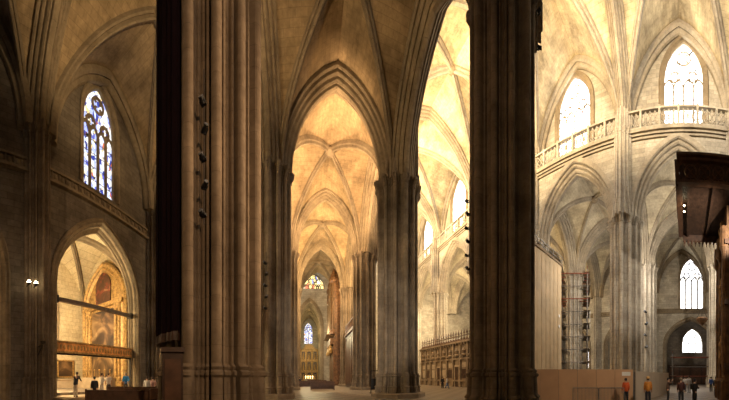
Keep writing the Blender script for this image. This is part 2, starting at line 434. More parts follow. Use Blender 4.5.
# ------------------------------------------------------------------ wall of an outer aisle with chapels
def side_wall(X, s, j, wname, mat, glass, oc, ohalf, wc, whalf=1.75, zw0=16.3, zws=21.6, zwt=25.0, back=True, ztop=None, win=True, ospring=8.3, oh=5.4):
    """s=+1: room lies on +x side. oc: chapel opening centre"""
    y0, y1 = YS[j], YS[j+1]
    f0, f1 = X, X-s*.75                        # face, back of wall
    b = Buf()
    op = pointed(oc-ohalf, oc+ohalf, ospring, oh, 12)
    zm = 15.2
    b.strip('x', f0, f1, [y0, oc-ohalf], [0, 0], [zm, zm])
    b.strip('x', f0, f1, [a for a, z in op], [z for a, z in op], [zm]*len(op))
    b.strip('x', f0, f1, [oc+ohalf, y1], [0, 0], [zm, zm])
    # upper part, recessed window
    vt = lambda y: zarch(y, y0, y1, X)+.3
    wt = pointed(wc-whalf, wc+whalf, zws, zwt-zws, 10)
    A = [y0+(wc-whalf-y0)*k/8 for k in range(9)]
    b.strip('x', f0, f1, A, [zm]*9, [vt(a) for a in A])
    b.strip('x', f0, f1, [a for a, z in wt], [z for a, z in wt], [vt(a) for a, z in wt])
    b.strip('x', f0, f1, [wc-whalf, wc+whalf], [zm, zm], [zw0, zw0])
    A = [wc+whalf+(y1-wc-whalf)*k/8 for k in range(9)]
    b.strip('x', f0, f1, A, [zm]*9, [vt(a) for a in A])
    w = b.build(wname, mat, kind='structure')
    # mouldings round opening, window and under the vault
    lat = Vector((s, 0, 0))
    def prf(path, prof, nm, m_=None, d=0.0):
        pth = [(X+d*s, a, z) for a, z in path]
        q = Buf(); l = lat.copy()
        t = Vector(pth[1])-Vector(pth[0]); nn = l.cross(t); mid = Vector((X, sum(a for a, z in path)/len(path), pth[0][2]))-Vector(pth[0])
        pr = prof
        if nn.dot(mid) < 0: l = -l; pr = [(r, -w_) for r, w_ in prof]
        q.sweep(pth, l, pr); return q.build(nm, m_ or M['rib'], w)
    jam = [(oc-ohalf, 0)]+op+[(oc+ohalf, 0)]
    prf(jam, [(-.55, -.02), (-.55, .12), (-.42, .2), (-.3, .1), (-.2, .16), (-.08, .05), (.06, -.1), (.02, -.3), (.2, -.42), (.14, -.52), (.28, -.6), (.28, -.74), (.0, -.75)], 'arch_moulding')
    if win:
        jw = [(wc-whalf, zw0)]+wt+[(wc+whalf, zw0)]
        prf(jw, [(-.3, -.02), (-.3, .1), (-.15, .12), (0, 0), (.04, -.2), (.06, -.38), (.06, -.6)], 'window_moulding')
        window('x', X-s*.4, s, wc-whalf+.08, wc+whalf-.08, zw0, zws, zwt-.1, glass, 4, .15)
    a, c_ = (X+s*.1, y0+G_), (X+s*.1, y1-G_)
    fm = Buf().sweep(arch_path(a, c_, *sp(X), 14), latof(a, c_), [(r*1.3, q*1.3) for r, q in FRM]); fm.build('wall_arch', M['rib'], w)
    # carved string course
    t = Buf(); t.box(min(X, X+s*.28), max(X, X+s*.28), y0, y1, 14.95, 15.15); t.box(min(X, X+s*.2), max(X, X+s*.2), y0, y1, 15.75, 15.9)
    t.box(min(X, X+s*.06), max(X, X+s*.06), y0, y1, 15.15, 15.75)
    n = 22
    for k in range(n):
        y = y0+(k+.5)*(y1-y0)/n
        t.ball((X+s*.1, y, 15.45), .08, .16, .22, 8, 5)
        t.tube((X+s*.12, y+.28, 15.15), (X+s*.12, y+.28, 15.75), .05, n=5)
    t.build('string_course', M['rib'], w)
    return w
def room(x0, x1, y0, y1, zs, h, mat, nm, floor_z=0.5):
    """chapel shell open towards x1"""
    b = Buf(); T = zs+h+1
    lo, hi = min(x0, x1), max(x0, x1); s = 1 if x1 > x0 else -1
    b.box(*((x0-.5, x0) if s > 0 else (x0, x0+.5)), y0-.5, y1+.5, 0, T)
    b.box(lo, hi, y0-.5, y0, 0, T); b.box(lo, hi, y1, y1+.5, 0, T)
    w = b.build(nm, mat, kind='structure')
    vault(lo, hi, y0, y1, zs, h, mat, n=8, name='ceiling')
    f = Buf().box(lo, hi, y0, y1, 0.01, floor_z); f.build('floor', M['floor'], kind='structure')
    return w
# left (north) outer wall
OC = {1: .3, 2: 12.5, 3: 25.0, 4: 37.3}
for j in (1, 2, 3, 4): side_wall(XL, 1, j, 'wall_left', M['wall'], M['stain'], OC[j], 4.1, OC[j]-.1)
for j in (1, 2, 3):
    room(-23.2, -15.25, OC[j]-4.5, OC[j]+4.6, 9.3, 6.0, M['chapel'], 'wall_chapel')
# right (south) outer wall
for j in (0, 1, 2, 3, 4, 5):
    oc = (YS[j]+YS[j+1])/2
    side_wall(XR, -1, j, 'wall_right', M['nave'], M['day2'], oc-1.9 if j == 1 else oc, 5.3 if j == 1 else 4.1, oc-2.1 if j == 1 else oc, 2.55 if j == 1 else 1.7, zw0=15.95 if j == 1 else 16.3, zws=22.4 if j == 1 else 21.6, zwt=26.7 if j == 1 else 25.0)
for j in (0, 2, 4, 5): room(57, 50.75, YS[j]+1.5, YS[j+1]-1.5, 9.3, 5.5, M['nave'], 'wall_chapel')
# chapel with a small lit window (bay 3) and portal bay (bay 1)
wb = Buf(); oc = 22.3
wb.strip('x', 54.5, 55, [20.5, oc-1.1], [0, 0], [15, 15]); wb.strip('x', 54.5, 55, [oc+1.1, 31], [0, 0], [15, 15])
pt = pointed(oc-1.1, oc+1.1, 8.5, 2.8); wb.strip('x', 54.5, 55, [a for a, z in pt], [z for a, z in pt], [15]*len(pt)); wb.strip('x', 54.5, 55, [oc-1.1, oc+1.1], [0, 0], [4, 4])
wb.build('wall_chapel', M['nave'], kind='structure'); window('x', 54.7, -1, oc-1.1, oc+1.1, 4, 8.5, 11.3, M['day2'], 2, .07)
wb = Buf(); oc = -1.6; ow = 2.3
wb.strip('x', 53.2, 53.7, [-8, oc-ow], [0, 0], [15, 15]); wb.strip('x', 53.2, 53.7, [oc+ow, 6], [0, 0], [15, 15])
pt = pointed(oc-ow, oc+ow, 9.0, 3.4); wb.strip('x', 53.2, 53.7, [a for a, z in pt], [z for a, z in pt], [15]*len(pt)); wb.strip('x', 53.2, 53.7, [oc-ow, oc+ow], [0, 0], [7.1, 7.1])
wb.build('wall_portal', M['wall'], kind='structure'); window('x', 53.4, -1, oc-ow, oc+ow, 7.1, 9.0, 12.4, M['day2'], 3, .09)  # darker stone puts the portal's shade into the colour

# ------------------------------------------------------------------ nave walls
def nave_wall(X, s, j, nm, detail=True):
    """s: direction from wall towards nave centre"""
    y0, y1 = YS[j], YS[j+1]; yc = (y0+y1)/2
    b = Buf()
    A = [yc+(y1-y0)/2*u for u in us(16)]
    lo, hi = X-.95, X+.95
    b.strip('x', lo, hi, A, [zarch(a, y0, y1, X)-.1 for a in A], [28.7]*len(A))
    c0, c1 = X-.3*s, X-1.1*s
    hw = 2.4; y_ = yc; yc += {1: -.55, 2: .6}.get(j, 0) if s < 0 else 0; wt = pointed(yc-hw, yc+hw, 35.6, 4.4, 10)
    vt = lambda y: ZN+HN*pk(1-abs(2*(y-y0)/(y1-y0)-1))+.3
    A = [y0+(yc-hw-y0)*k/8 for k in range(9)]
    b.strip('x', c0, c1, A, [28.7]*9, [vt(a) for a in A])
    b.strip('x', c0, c1, [a for a, z in wt], [z for a, z in wt], [vt(a) for a, z in wt])
    b.strip('x', c0, c1, [yc-hw, yc+hw], [28.7]*2, [29.2]*2)
    A = [yc+hw+(y1-yc-hw)*k/8 for k in range(9)]
    b.strip('x', c0, c1, A, [28.7]*9, [vt(a) for a in A])
    w = b.build(nm, M['nave'], kind='structure')
    window('x', X-.5*s, s, yc-hw+.1, yc+hw-.1, 29.2, 35.6, 39.9, M['day'] if s < 0 else M['day_far'], 4, .1)
    a, c_ = (X-.1*s, y0), (X-.1*s, y1)
    Buf().sweep(arch_path(a, c_, ZN, HN, 16), latof(a, c_), [(r*1.5, q*1.5) for r, q in FRM]).build('wall_arch', M['prib'], w)
    # hood mould round the window
    pth = [(X-.3*s, yc-hw-.25, 29.2)]+[(X-.3*s, a, z) for a, z in pointed(yc-hw-.25, yc+hw+.25, 35.6, 4.75, 10)]+[(X-.3*s, yc+hw+.25, 29.2)]
    Buf().sweep(pth, (-1, 0, 0), [(.25, -.15), (-.1, -.2), (-.22, 0), (-.1, .2), (.25, .15)]).build('window_moulding', M['rib'], w)
    # cornice + balustrade
    f = X+s*.95
    def bx(q, d0, d1, ya, yb, za, zb): q.box(min(f+s*d0, f+s*d1), max(f+s*d0, f+s*d1), ya, yb, za, zb)
    q = Buf()
    for d1, za, zb in ((.18, 27.75, 28.0), (.34, 28.0, 28.25), (.55, 28.25, 28.62)): bx(q, -.1, d1, y0, y1, za, zb)
    q.build('cornice', M['prib'], w)
    if detail:
        q = Buf(); bx(q, .1, .5, y0, y1, 30.5, 30.7); bx(q, .15, .45, y0, y1, 28.62, 28.82); q.build('balustrade_rail', M['nave'], w)
        npn = 6
        for k in range(npn+1):
            y = y0+k*(y1-y0)/npn; q = Buf(); bx(q, .08, .52, y-.12, y+.12, 28.62, 30.85); q.build('balustrade_post', M['nave'], w)
        q = Buf(); X_ = f+s*.3; m = 24
        for k in range(m):
            ya = y0+k*(y1-y0)/m; yb = ya+(y1-y0)/m; ym = (ya+yb)/2; zc = 29.65
            q.tube((X_, ya, 28.8), (X_, ya, 30.5), .05, n=5)
            pts = [(X_, ym+.2*cos(2*pi*i/8), zc+.38*sin(2*pi*i/8)) for i in range(9)]
            for p, r in zip(pts[:-1], pts[1:]): q.tube(p, r, .05, n=4)
            for e in (-1, 1):
                q.tube((X_, ym, zc+.38*e), (X_, ya, zc+.84*e), .045, n=4); q.tube((X_, ym, zc+.38*e), (X_, yb, zc+.84*e), .045, n=4)
        q.build('balustrade_tracery', M['nave'], w)
    return w
for j in range(0, 6): nave_wall(X3, -1, j, 'wall_nave_right')
for j in range(1, 6): nave_wall(X2, 1, j, 'wall_nave_left', False)

Buf().box(8.9, 53, 57.0, 57.6, 0, 44).build('wall_nave_end', M['nave'], kind='structure')
Buf().box(-16, -3.6, 57.0, 57.6, 0, 30).build('wall_aisle_end', M['wall'], kind='structure')
# ------------------------------------------------------------------ pillars
def outline(R, n=324, style=0):
    """clustered pier plan: core + round shafts"""
    sc = R/1.55
    cir = [(0, 0, .98)]
    for k in range(12):
        a = k*pi/6; q = 1.38 if k % 3 == 0 else 1.30
        cir.append((q*cos(a), q*sin(a), .17 if k % 3 == 0 else .145))
        for sg in (-1, 1): cir.append((1.22*cos(a+sg*.165), 1.22*sin(a+sg*.165), .055))
        cir.append((1.12*cos(a+pi/12), 1.12*sin(a+pi/12), .07))
    out = []
    for i in range(n):
        a = 2*pi*i/n; d = (cos(a), sin(a)); best = 0
        for cx, cy, r in cir:
            p = cx*d[0]+cy*d[1]; q = cx*cx+cy*cy-r*r; disc = p*p-q
            if disc > 0: best = max(best, p+sqrt(disc))
        out.append((best*sc*d[0], best*sc*d[1]))
    return out
def ring_at(o, s, z, blend=0.0, R=1.6):
    r = []
    for x, y in o:
        if blend:
            l = sqrt(x*x+y*y); k = (1-blend)+blend*R/l
            r.append((x*s*k, y*s*k, z))
        else: r.append((x*s, y*s, z))
    return r
def pillar_meshes(R, top, zc):
    k_ = zc-19.2
    o = outline(R); m = {}
    b = Buf(); b.rings([ring_at(o, 1.0, 2.0), ring_at(o, 1.0, 18.6+k_)]); m['shaft'] = b
    if top:
        b.rings([ring_at(o, 1.0, 19.2+k_), ring_at(o, .86, 21.0+k_), ring_at(o, .62, 23.0+k_)])
    q = Buf()
    # octagonal plinth then moulded bases of every shaft
    def octo(r, z): return [(r*cos(pi/8+2*pi*k/8), r*sin(pi/8+2*pi*k/8), z) for k in range(8)]
    q.rings([octo(R*1.28, 0), octo(R*1.28, .32), octo(R*1.22, .40)])
    q.rings([ring_at(o, 1.13, .38), ring_at(o, 1.13, .8), ring_at(o, 1.17, .86), ring_at(o, 1.09, .98), ring_at(o, 1.07, 1.66), ring_at(o, 1.12, 1.72), ring_at(o, 1.12, 1.80), ring_at(o, 1.05, 1.86), ring_at(o, 1.08, 1.93), ring_at(o, 1.0, 2.02)])
    m['base'] = q
    c = Buf()
    def wav(s, z, a): return [(x*(s+a*sin(k*1.1)), y*(s+a*sin(k*1.1)), z+k_) for k, (x, y) in enumerate(o)]
    c.rings([ring_at(o, 1.0, 18.5+k_), ring_at(o, 1.05, 18.56+k_), ring_at(o, 1.02, 18.64+k_), wav(1.07, 18.78, .03), wav(1.13, 19.05, .04), ring_at(o, 1.18, 19.1+k_), ring_at(o, 1.18, 19.32+k_), ring_at(o, 1.0, 19.42+k_)])
    m['capital'] = c
    return m
PM = {}
def pillar(x, y, R, label):
    t = thing('pillar', label, 'pillar', (x, y, 0), 0, 'clustered stone pillars')
    key = (R, x > 20)
    if key not in PM:
        ms = pillar_meshes(R, True, sp(x)[0]); PM[key] = {}
        for nm, b in ms.items():
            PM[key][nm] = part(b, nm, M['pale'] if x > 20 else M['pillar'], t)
    else:
        for nm, o in PM[key].items():
            c = o.copy(); C.objects.link(c); c.parent = t
    return t
P_B = pillar(X1, YS[2], 1.6, 'huge tan clustered pillar nearest on the left, dark velvet hanging down its side')
P_C = pillar(X1, YS[3], 1.6, 'grey clustered pillar just right of the huge tan pillar, second of its row')
pillar(X1, YS[4], 1.6, 'distant pillar mostly hidden behind the grey second pillar of the left row')
pillar(X1, YS[5], 1.6, 'far pillar on the left side of the long aisle, by the gilded side altar')
P_F = pillar(7.42, 7.08, 1.5, 'huge dark brown clustered pillar in shade right of centre, before the bright nave')
P_D = pillar(X2, YS[3], 1.82, 'free standing grey clustered pillar in the centre with full base showing')
pillar(X2, YS[4], 1.6, 'pillar directly behind and left of the central grey pillar')
pillar(X2, YS[5], 1.6, 'far pillar on the right side of the long aisle, beside the organ')
pillar(X2, YS[6], 1.6, 'last pillar of the right row at the far side of the organ')
P_G = pillar(X3, YS[2], 1.9, 'pale clustered pillar on the right carrying the balustrade, behind the board fence')
pillar(X3, YS[1], 1.6, 'pale pillar at the right edge behind the wooden organ canopy')
pillar(X3, YS[3], 1.6, 'pale pillar boxed in by the tall plywood hoarding')
pillar(X3, YS[4], 1.6, 'pale nave pillar hidden behind the huge dark brown pillar')
pillar(X3, YS[5], 1.6, 'brightly lit nave pillar rising over the marble screen')
pillar(X3, YS[6], 1.6, 'farthest lit nave pillar behind the marble screen')
P_H = pillar(38.9, 6.2, 1.6, 'grey pillar peeping out right behind the pale balustrade pillar')
pillar(X4, YS[3], 1.6, 'far pillar wrapped in the tall scaffold')
pillar(X4, YS[1], 1.6, 'far pillar of the right aisle hidden behind the wooden canopy')
pillar(X4, YS[4], 1.6, 'far pillar in the outer right aisle beyond the hoarding')
pillar(X4, YS[5], 1.6, 'most distant pillar in the outer right aisle')
# responds on the outer walls and nave shafts: part of the walls
def respond(x, y, R, z0, z1, nm='trim_respond', mat=None):
    o = outline(R, 168)
    b = Buf(); b.rings([[(x+px, y+py, z) for px, py, _ in ring_at(o, s, z)] for s, z in ((1.2, z0), (1.2, z0+1.2), (1.12, z0+1.4), (1.15, z0+1.6), (1, z0+1.7), (1, z1-.7), (1.08, z1-.65), (1.03, z1-.5), (1.14, z1-.15), (1.14, z1), (.95, z1+.05), (.85, z1+2.2))])
    return b.build(nm, mat or M['pillar'], kind='structure')
for j in (1, 2, 3, 4, 5): respond(XL+.05, YS[j], .95, 0, ZS+.2, 'trim_%d' % j)
for j in (1, 2, 3, 4): respond(XR-.05, YS[j], .95, 0, ZR+.2, 'trim_%d' % (j+5), M['pale'])
for j in (1, 2, 3, 4, 5, 6): respond(X3-1.25, YS[j], 1.0, 19.3, 28.7, 'trim_%d' % (j+10), M['pale'])
for j in (2, 3, 4, 5): respond(X2+1.2, YS[j], .72, 17.6, 28.7, 'trim_%d' % (j+16))

# ------------------------------------------------------------------ east end of the long aisle
YE = 58.0
b = Buf(); xc, hw = .35, 2.9
op = pointed(xc-hw, xc+hw, 13.5, 6.6, 12)
lun = pointed(xc+.7-3.0, xc+.7+3.0, 23.2, 3.6, 12)
b.strip('y', YE, YE+1, [-3.5, xc-hw], [0, 0], [23, 23]); b.strip('y', YE, YE+1, [a for a, z in op], [z for a, z in op], [23]*len(op)); b.strip('y', YE, YE+1, [xc+hw, 8.5], [0, 0], [23, 23])
b.strip('y', YE, YE+1, [-4, lun[0][0]], [23, 23], [30, 30]); b.strip('y', YE, YE+1, [a for a, z in lun], [z for a, z in lun], [30]*len(lun)); b.strip('y', YE, YE+1, [lun[-1][0], 9], [23, 23], [30, 30])
we = b.build('wall_far', M['nave'], kind='structure')
Buf().sweep([(xc-hw, YE, 0)]+[(a, YE, z) for a, z in op]+[(xc+hw, YE, 0)], (0, 1, 0), [(.4, .2), (.4, -.05), (.15, -.3), (-.2, -.32), (-.55, -.3), (-.55, .1)]).build('arch_moulding', M['rib'], we)
window('y', YE+.4, -1, lun[0][0], lun[-1][0], 23.2, 23.25, 26.7, M['stain_warm'], 6, .1, bars=False)
for k in range(3):
    ya = YE+1+k*9.0; yb = ya+9
    vault(-3.2, 4.0, ya, yb, 15.5, 7.2, M['web'])
    trans(-3.2, 4.0, ya+.3, 15.5, 7.2, [(r*.6, w*.6) for r, w in ARC])
b = Buf(); b.box(-4.0, -3.0, YE+1, YE+29, 0, 24); b.box(3.9, 4.9, YE+1, YE+29, 0, 24); b.build('wall_east_sides', M['nave'], kind='structure')
for k in range(4):
    for x in (-3.0, 3.9): respond(x, YE+1.3+9*k, .55, 0, 15.7, 'trim_%d' % (30+2*k+(x > 0)))
ye = YE+28; b = Buf()
wt = pointed(-1.5, 1.7, 18.0, 3.2)
b.strip('y', ye, ye+.6, [-4, -1.5], [0, 0], [24, 24]); b.strip('y', ye, ye+.6, [a for a, z in wt], [z for a, z in wt], [24]*len(wt)); b.strip('y', ye, ye+.6, [1.7, 5], [0, 0], [24, 24]); b.strip('y', ye, ye+.6, [-1.5, 1.7], [0, 0], [13.6, 13.6])
b.build('wall_east', M['nave'], kind='structure')
window('y', ye+.3, -1, -1.5, 1.7, 13.6, 18, 21.2, M['stain'], 2, .1)

def retable(x, y, w, h, label, tiers=3, cols=3, z0=0.0):
    t = thing('altarpiece', label, 'altarpiece', (x, y, z0))
    part(Buf().box(-w/2, w/2, -.3, .5, 0, h*.86), 'back_panel', M['gold'], t)
    g = Buf(); pts = [(-w/2, h*.86), (-w*.3, h*.9), (-w*.2, h*.97), (0, h), (w*.2, h*.97), (w*.3, h*.9), (w/2, h*.86)]
    for (a, za), (c, zc) in zip(pts[:-1], pts[1:]):
        g.strip('y', -.3, .4, [a, c], [h*.84, h*.84], [za, zc])
    part(g, 'pediment', M['gold'], t)
    th = h*.84/tiers
    for k in range(cols+1):
        q = Buf(); X = -w/2+w*k/cols
        for r in range(tiers): q.lathe([(.28, 0), (.28, .3), (.17, .4), (.2, th*.5), (.15, th-.5), (.3, th-.35), (.3, th-.1)], 8, (X*.95, -.45, r*th))
        part(q, 'column', M['gold'], t)
    for r in range(1, tiers+1): part(Buf().box(-w*.52, w*.52, -.85, 0, r*th-.15, r*th+.1), 'cornice', M['gold'], t)
    for r in range(tiers):
        for k in range(cols):
            X = -w/2+w*(k+.5)/cols; q = Buf(); q.box(X-w/cols*.3, X+w/cols*.3, -.36, -.3, r*th+.5, (r+1)*th-.5); p = part(q, 'niche', M['darkwood'], t)
            f = Buf(); f.lathe([(.32, 0), (.38, th*.15), (.25, th*.3), (.3, th*.4), (.12, th*.47), (.17, th*.52), (.14, th*.58), (.02, th*.62)], 8, (X, -.6, r*th+.4)); part(f, 'statue', M['gold'], t)
    return t
rt = retable(.4, ye-.8, 6.2, 13.3, 'tall golden altarpiece closing the far end of the long aisle')
b = Buf().box(-1.6, 1.6, -2.2, -.9, 0, 1.1); part(b, 'altar_table', M['marble_light'], rt)
for x in (-1.2, -.4, .4, 1.2): part(Buf().tube((x, -1.6, 1.1), (x, -1.6, 1.7), .12).ball((x, -1.6, 1.9), .22), 'altar_lamp', M['candle'], rt)

# ------------------------------------------------------------------ left chapel fittings
y_side = OC[2]+4.5
t = thing('altarpiece', 'large gilded altarpiece with arched painting inside the lit left chapel', 'altarpiece', (-19.0, y_side-.1, .5))
W, H = 7.0, 13.2
b = Buf(); top = pointed(-W/2, W/2, 8.6, H-8.6, 12); b.strip('y', -.25, .05, [a for a, z in top], [0]*len(top), [z for a, z in top]); part(b, 'back_panel', M['gold'], t)
b = Buf(); path = [(-W/2, -.3, 0)]+[(a, -.3, z) for a, z in top]+[(W/2, -.3, 0)]
b.sweep(path, (0, 1, 0), [(0, -.15), (.2, -.3), (.45, -.15), (.7, -.25), (.9, 0), (.0, .1)]); part(b, 'carved_frame', M['gold'], t)
for X in (-2.55, -2.1, 2.1, 2.55): part(Buf().lathe([(.26, 0), (.26, .5), (.15, .6), (.2, 3.5), (.14, 7.2), (.28, 7.4), (.28, 7.8)], 10, (X, -.5, .6)), 'column', M['gold'], t)
part(Buf().box(-3.1, 3.1, -.75, -.1, 8.35, 8.75), 'cornice', M['gold'], t)
part(Buf().box(-3.2, 3.2, -.9, -.1, .3, .75), 'pedestal', M['gold'], t)
pm1 = painting_mat('dim_oil_canvas', [(.30, (.02, .012, .007)), (.48, (.06, .035, .018)), (.58, (.17, .10, .045)), (.68, (.34, .23, .12)), (.76, (.05, .03, .02))], .5)
pm2 = painting_mat('red_oil_canvas', [(.3, (.02, .012, .008)), (.48, (.07, .03, .016)), (.56, (.16, .035, .02)), (.64, (.26, .17, .09)), (.74, (.03, .02, .025))], .9)
p = part(Buf().box(-1.8, 1.8, -.42, -.25, 1.1, 8.1), 'main_painting', pm1, t)
f = Buf()
for bx in ((-2.0, -1.8, 1.0, 8.2), (1.8, 2.0, 1.0, 8.2)): f.box(bx[0], bx[1], -.5, -.25, bx[2], bx[3])
f.box(-2.0, 2.0, -.5, -.25, .9, 1.1); f.box(-2.0, 2.0, -.5, -.25, 8.1, 8.3); f.box(-2, 2, -.5, -.25, 4.0, 4.15)
part(f, 'frame', M['gold'], t)
b = Buf(); tp = pointed(-1.15, 1.15, 10.7, 1.4, 8); b.strip('y', -.4, -.25, [a for a, z in tp], [8.95]*len(tp), [z for a, z in tp]); part(b, 'upper_painting', pm2, t)
b = Buf(); b.box(-2.4, 2.4, -2.0, -.9, 0, 1.1); part(b, 'altar_table', M['marble_light'], t)
for k in range(6): part(Buf().tube((-2+.8*k, -1.2, 1.1), (-2+.8*k, -1.2, 1.75), .05).ball((-2+.8*k, -1.2, 1.85), .1), 'candlestick', M['gold'], t)
# framed painting on the back wall
t = thing('painting', 'small dark framed painting on the bare back wall of the left chapel', 'painting', (-23.15, 14.5, 2.6))
part(Buf().box(0, .08, -.95, .95, -.85, .85), 'canvas', pm1, t)
f = Buf(); f.box(0, .16, -1.1, -.95, -1, 1); f.box(0, .16, .95, 1.1, -1, 1); f.box(0, .16, -1.1, 1.1, -1, -.85); f.box(0, .16, -1.1, 1.1, .85, 1); part(f, 'frame', M['gold'], t)
# altar ledge below the painting
t = thing('side_altar', 'plain stone side altar under the small framed painting', 'altar', (-22.3, 13.7, .5)); part(Buf().box(-.7, .6, -1.7, 1.7, 0, .85), 'block', M['marble_light'], t); part(Buf().box(-.75, .7, -1.8, 1.8, .85, .97), 'slab', M['marble_light'], t)
# chapel window strip in back wall
window('x', -23.12, 1, 11.2, 13.3, 5.7, 10.3, 12.0, M['stain'], 2, .06)
# tie beam and gilded frieze of the chapel grille
a0, a1 = OC[2]-4.0, OC[2]+4.0
t = thing('tie_beam', 'dark timber beam spanning the pointed arch of the left chapel', 'beam', (XL-.5, OC[2], 7.3))
part(Buf().box(-.14, .14, a0-OC[2], a1-OC[2], -.14, .14), 'beam', M['darkwood'], t)
for e in (-1, 1): part(Buf().box(-.2, .2, e*3.9-.15, e*3.9+.15, -.25, .25), 'end_bracket', M['iron'], t)
t = thing('chapel_grille', 'chapel grille with broad gilded red frieze across the left chapel arch', 'grille', (XL-.5, OC[2], 0))
part(Buf().box(-.12, .12, -4, 4, 3.52, 4.18), 'frieze', M['goldred'], t)
for z in (3.42, 4.18): part(Buf().box(-.2, .2, -4, 4, z, z+.12), 'frieze_moulding', M['gold'], t)
b = Buf()
for k in range(26): b.ball((.13, -3.85+k*7.7/25, 3.85), .05, .10, .2, 8, 5)
part(b, 'frieze_carving', M['gold'], t)
for y in (-3.95, 3.95): part(Buf().box(-.1, .1, y-.08, y+.08, .5, 3.5), 'post', M['iron'], t)
part(Buf().box(-.08, .08, -4, 4, 3.30, 3.42), 'rail', M['iron'], t)
# chapel step
Buf().box(XL-.75, XL+1.7, OC[2]-4.6, OC[2]+4.6, 0.005, .3).build('floor', M['marble_light'], kind='structure')

# two lit lamps on the wall shaft
for k, (px, lab) in enumerate(((29, 'left one of two lit wall lamps on the shaft left of the chapel'), (36, 'right one of two lit wall lamps on the shaft left of the chapel'))):
    th = (px-308)/240; X = -13.25; Y = X/tan(th)
    t = thing('wall_lamp', lab, 'lamp', (X, Y, 7.35), 0, 'lit wall lamps')
    part(Buf().tube((-.35, 0, -.12), (0, 0, -.1), .03), 'bracket', M['iron'], t); part(Buf().lathe([(.03, -.14), (.1, -.1), (.13, .0)], 10), 'shade', M['iron'], t); part(Buf().ball((0, 0, .04), .12), 'bulb', M['bulb'], t)
t = thing('wall_sconce', 'unlit iron candle bracket low on the shaft left of the chapel', 'sconce', (-13.2, 6.5, 3.55))
part(Buf().tube((-.4, 0, 0), (.3, 0, .1), .05).tube((-.4, 0, -.5), (.3, 0, .1), .03), 'bracket', M['iron'], t); part(Buf().lathe([(.02, 0), (.15, .08), (.18, .2)], 10, (.3, 0, .08)), 'bowl', M['iron'], t)

# ------------------------------------------------------------------ velvet hanging on the near pillar
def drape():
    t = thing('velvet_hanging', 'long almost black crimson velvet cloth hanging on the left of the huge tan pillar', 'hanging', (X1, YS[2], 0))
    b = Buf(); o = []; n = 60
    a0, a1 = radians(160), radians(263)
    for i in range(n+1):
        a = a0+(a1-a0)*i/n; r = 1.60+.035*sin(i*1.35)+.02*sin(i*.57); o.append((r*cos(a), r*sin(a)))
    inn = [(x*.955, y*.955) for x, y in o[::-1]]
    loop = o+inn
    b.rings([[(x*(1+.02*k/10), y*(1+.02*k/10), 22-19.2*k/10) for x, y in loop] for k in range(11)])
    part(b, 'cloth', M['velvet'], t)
    b = Buf()
    lo = [(x*1.03, y*1.03) for x, y in o]+[(x*1.01, y*1.01) for x, y in inn]
    b.rings([[(x, y, 2.62) for x, y in lo], [(x, y, 2.85) for x, y in lo]]); part(b, 'hem', M['darkwood'], t)
    t = thing('confessional', 'dark wooden box cabinet standing below the velvet cloth beside the huge pillar', 'cabinet', (-2.83, 4.48, 0), radians(32))
    part(Buf().box(-.22, .22, -.2, .2, 0, 2.2), 'body', M['darkwood'], t); part(Buf().box(-.25, .25, -.25, .25, 2.2, 2.3), 'cornice', M['darkwood'], t)
    d = part(Buf().box(-.17, .17, -.23, -.2, .2, 2.05), 'door', M['wood'], t)
    part(Buf().ball((.13, -.25, 1.1), .025), 'knob', M['gold'], d)
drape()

# ------------------------------------------------------------------ spotlights
def make_spot():
    t = thing('spotlight', '', 'spotlight', (0, 0, 0))
    b = Buf(); b.tube((.0, -.06, 0), (.0, -.34, .10), .10, .13, 12); part(b, 'housing', M['black'], t)
    part(Buf().tube((.0, -.335, .098), (.0, -.35, .104), .115, .115, 12), 'lens', M['dim'], t)
    b = Buf(); b.box(-.15, -.12, -.22, .0, -.03, .05); b.box(.12, .15, -.22, .0, -.03, .05); b.box(-.15, .15, .0, .03, -.08, .1); part(b, 'bracket', M['black'], t)
    return t
spot0 = make_spot(); used = [False]
ORD = ['topmost', 'second', 'third', 'fourth', 'fifth', 'sixth']
def spot_string(pil, R, px, ytop, ybot, n, where, scale=1.0):
    """spots on the pillar face seen at column px"""
    c = Vector(pil.location); th = (px-308)/240; d = Vector((sin(th), cos(th)))
    p = c.x*d.x+c.y*d.y; q = c.x**2+c.y**2-R*R; disc = max(0, p*p-q); r = p-sqrt(disc)
    pos = d*r; out = Vector((pos.x-c.x, pos.y-c.y)).normalized(); rz = atan2(out.y, out.x)+pi/2
    z = [1.6+(377-(ytop+(ybot-ytop)*k/(n-1 if n > 1 else 1)))/240*r for k in range(n)]
    cab = Buf(); cp = pos-out*.0
    cab.tube((cp.x, cp.y, z[-1]-.2), (cp.x, cp.y, z[0]+.9), .025*scale, n=6)
    o = cab.build('lamp_cable', M['black']); tag(o, 'thin black conduit behind spotlights on %s' % where, 'conduit')
    for k in range(n):
        s = spot0 if not used[0] else copy_tree(spot0); used[0] = True
        s.location = (pos.x+out.x*.03, pos.y+out.y*.03, z[k]); s.rotation_euler = (0, 0, rz+(.5 if k % 2 else -.4)); s.scale = (scale,)*3
        s['label'] = '%s black spotlight in the row on %s' % (ORD[k], where); s['group'] = 'black spotlights on the pillars'
spot_string(P_B, 1.56, 204, 103, 214, 5, 'the huge tan pillar', .48)
spot_string(P_C, 1.56, 266, 263, 308, 5, 'the grey second pillar', .75)
spot_string(P_F, 1.5, 469.5, 200, 268, 6, 'the left edge of the dark pillar', .45)
spot_string(P_F, 1.5, 536.5, 12, 46, 2, 'the right edge of the dark pillar', .5)
spot_string(P_H, 1.56, 646, 312, 347, 4, 'the pillar behind the balustrade pillar', 1.4)

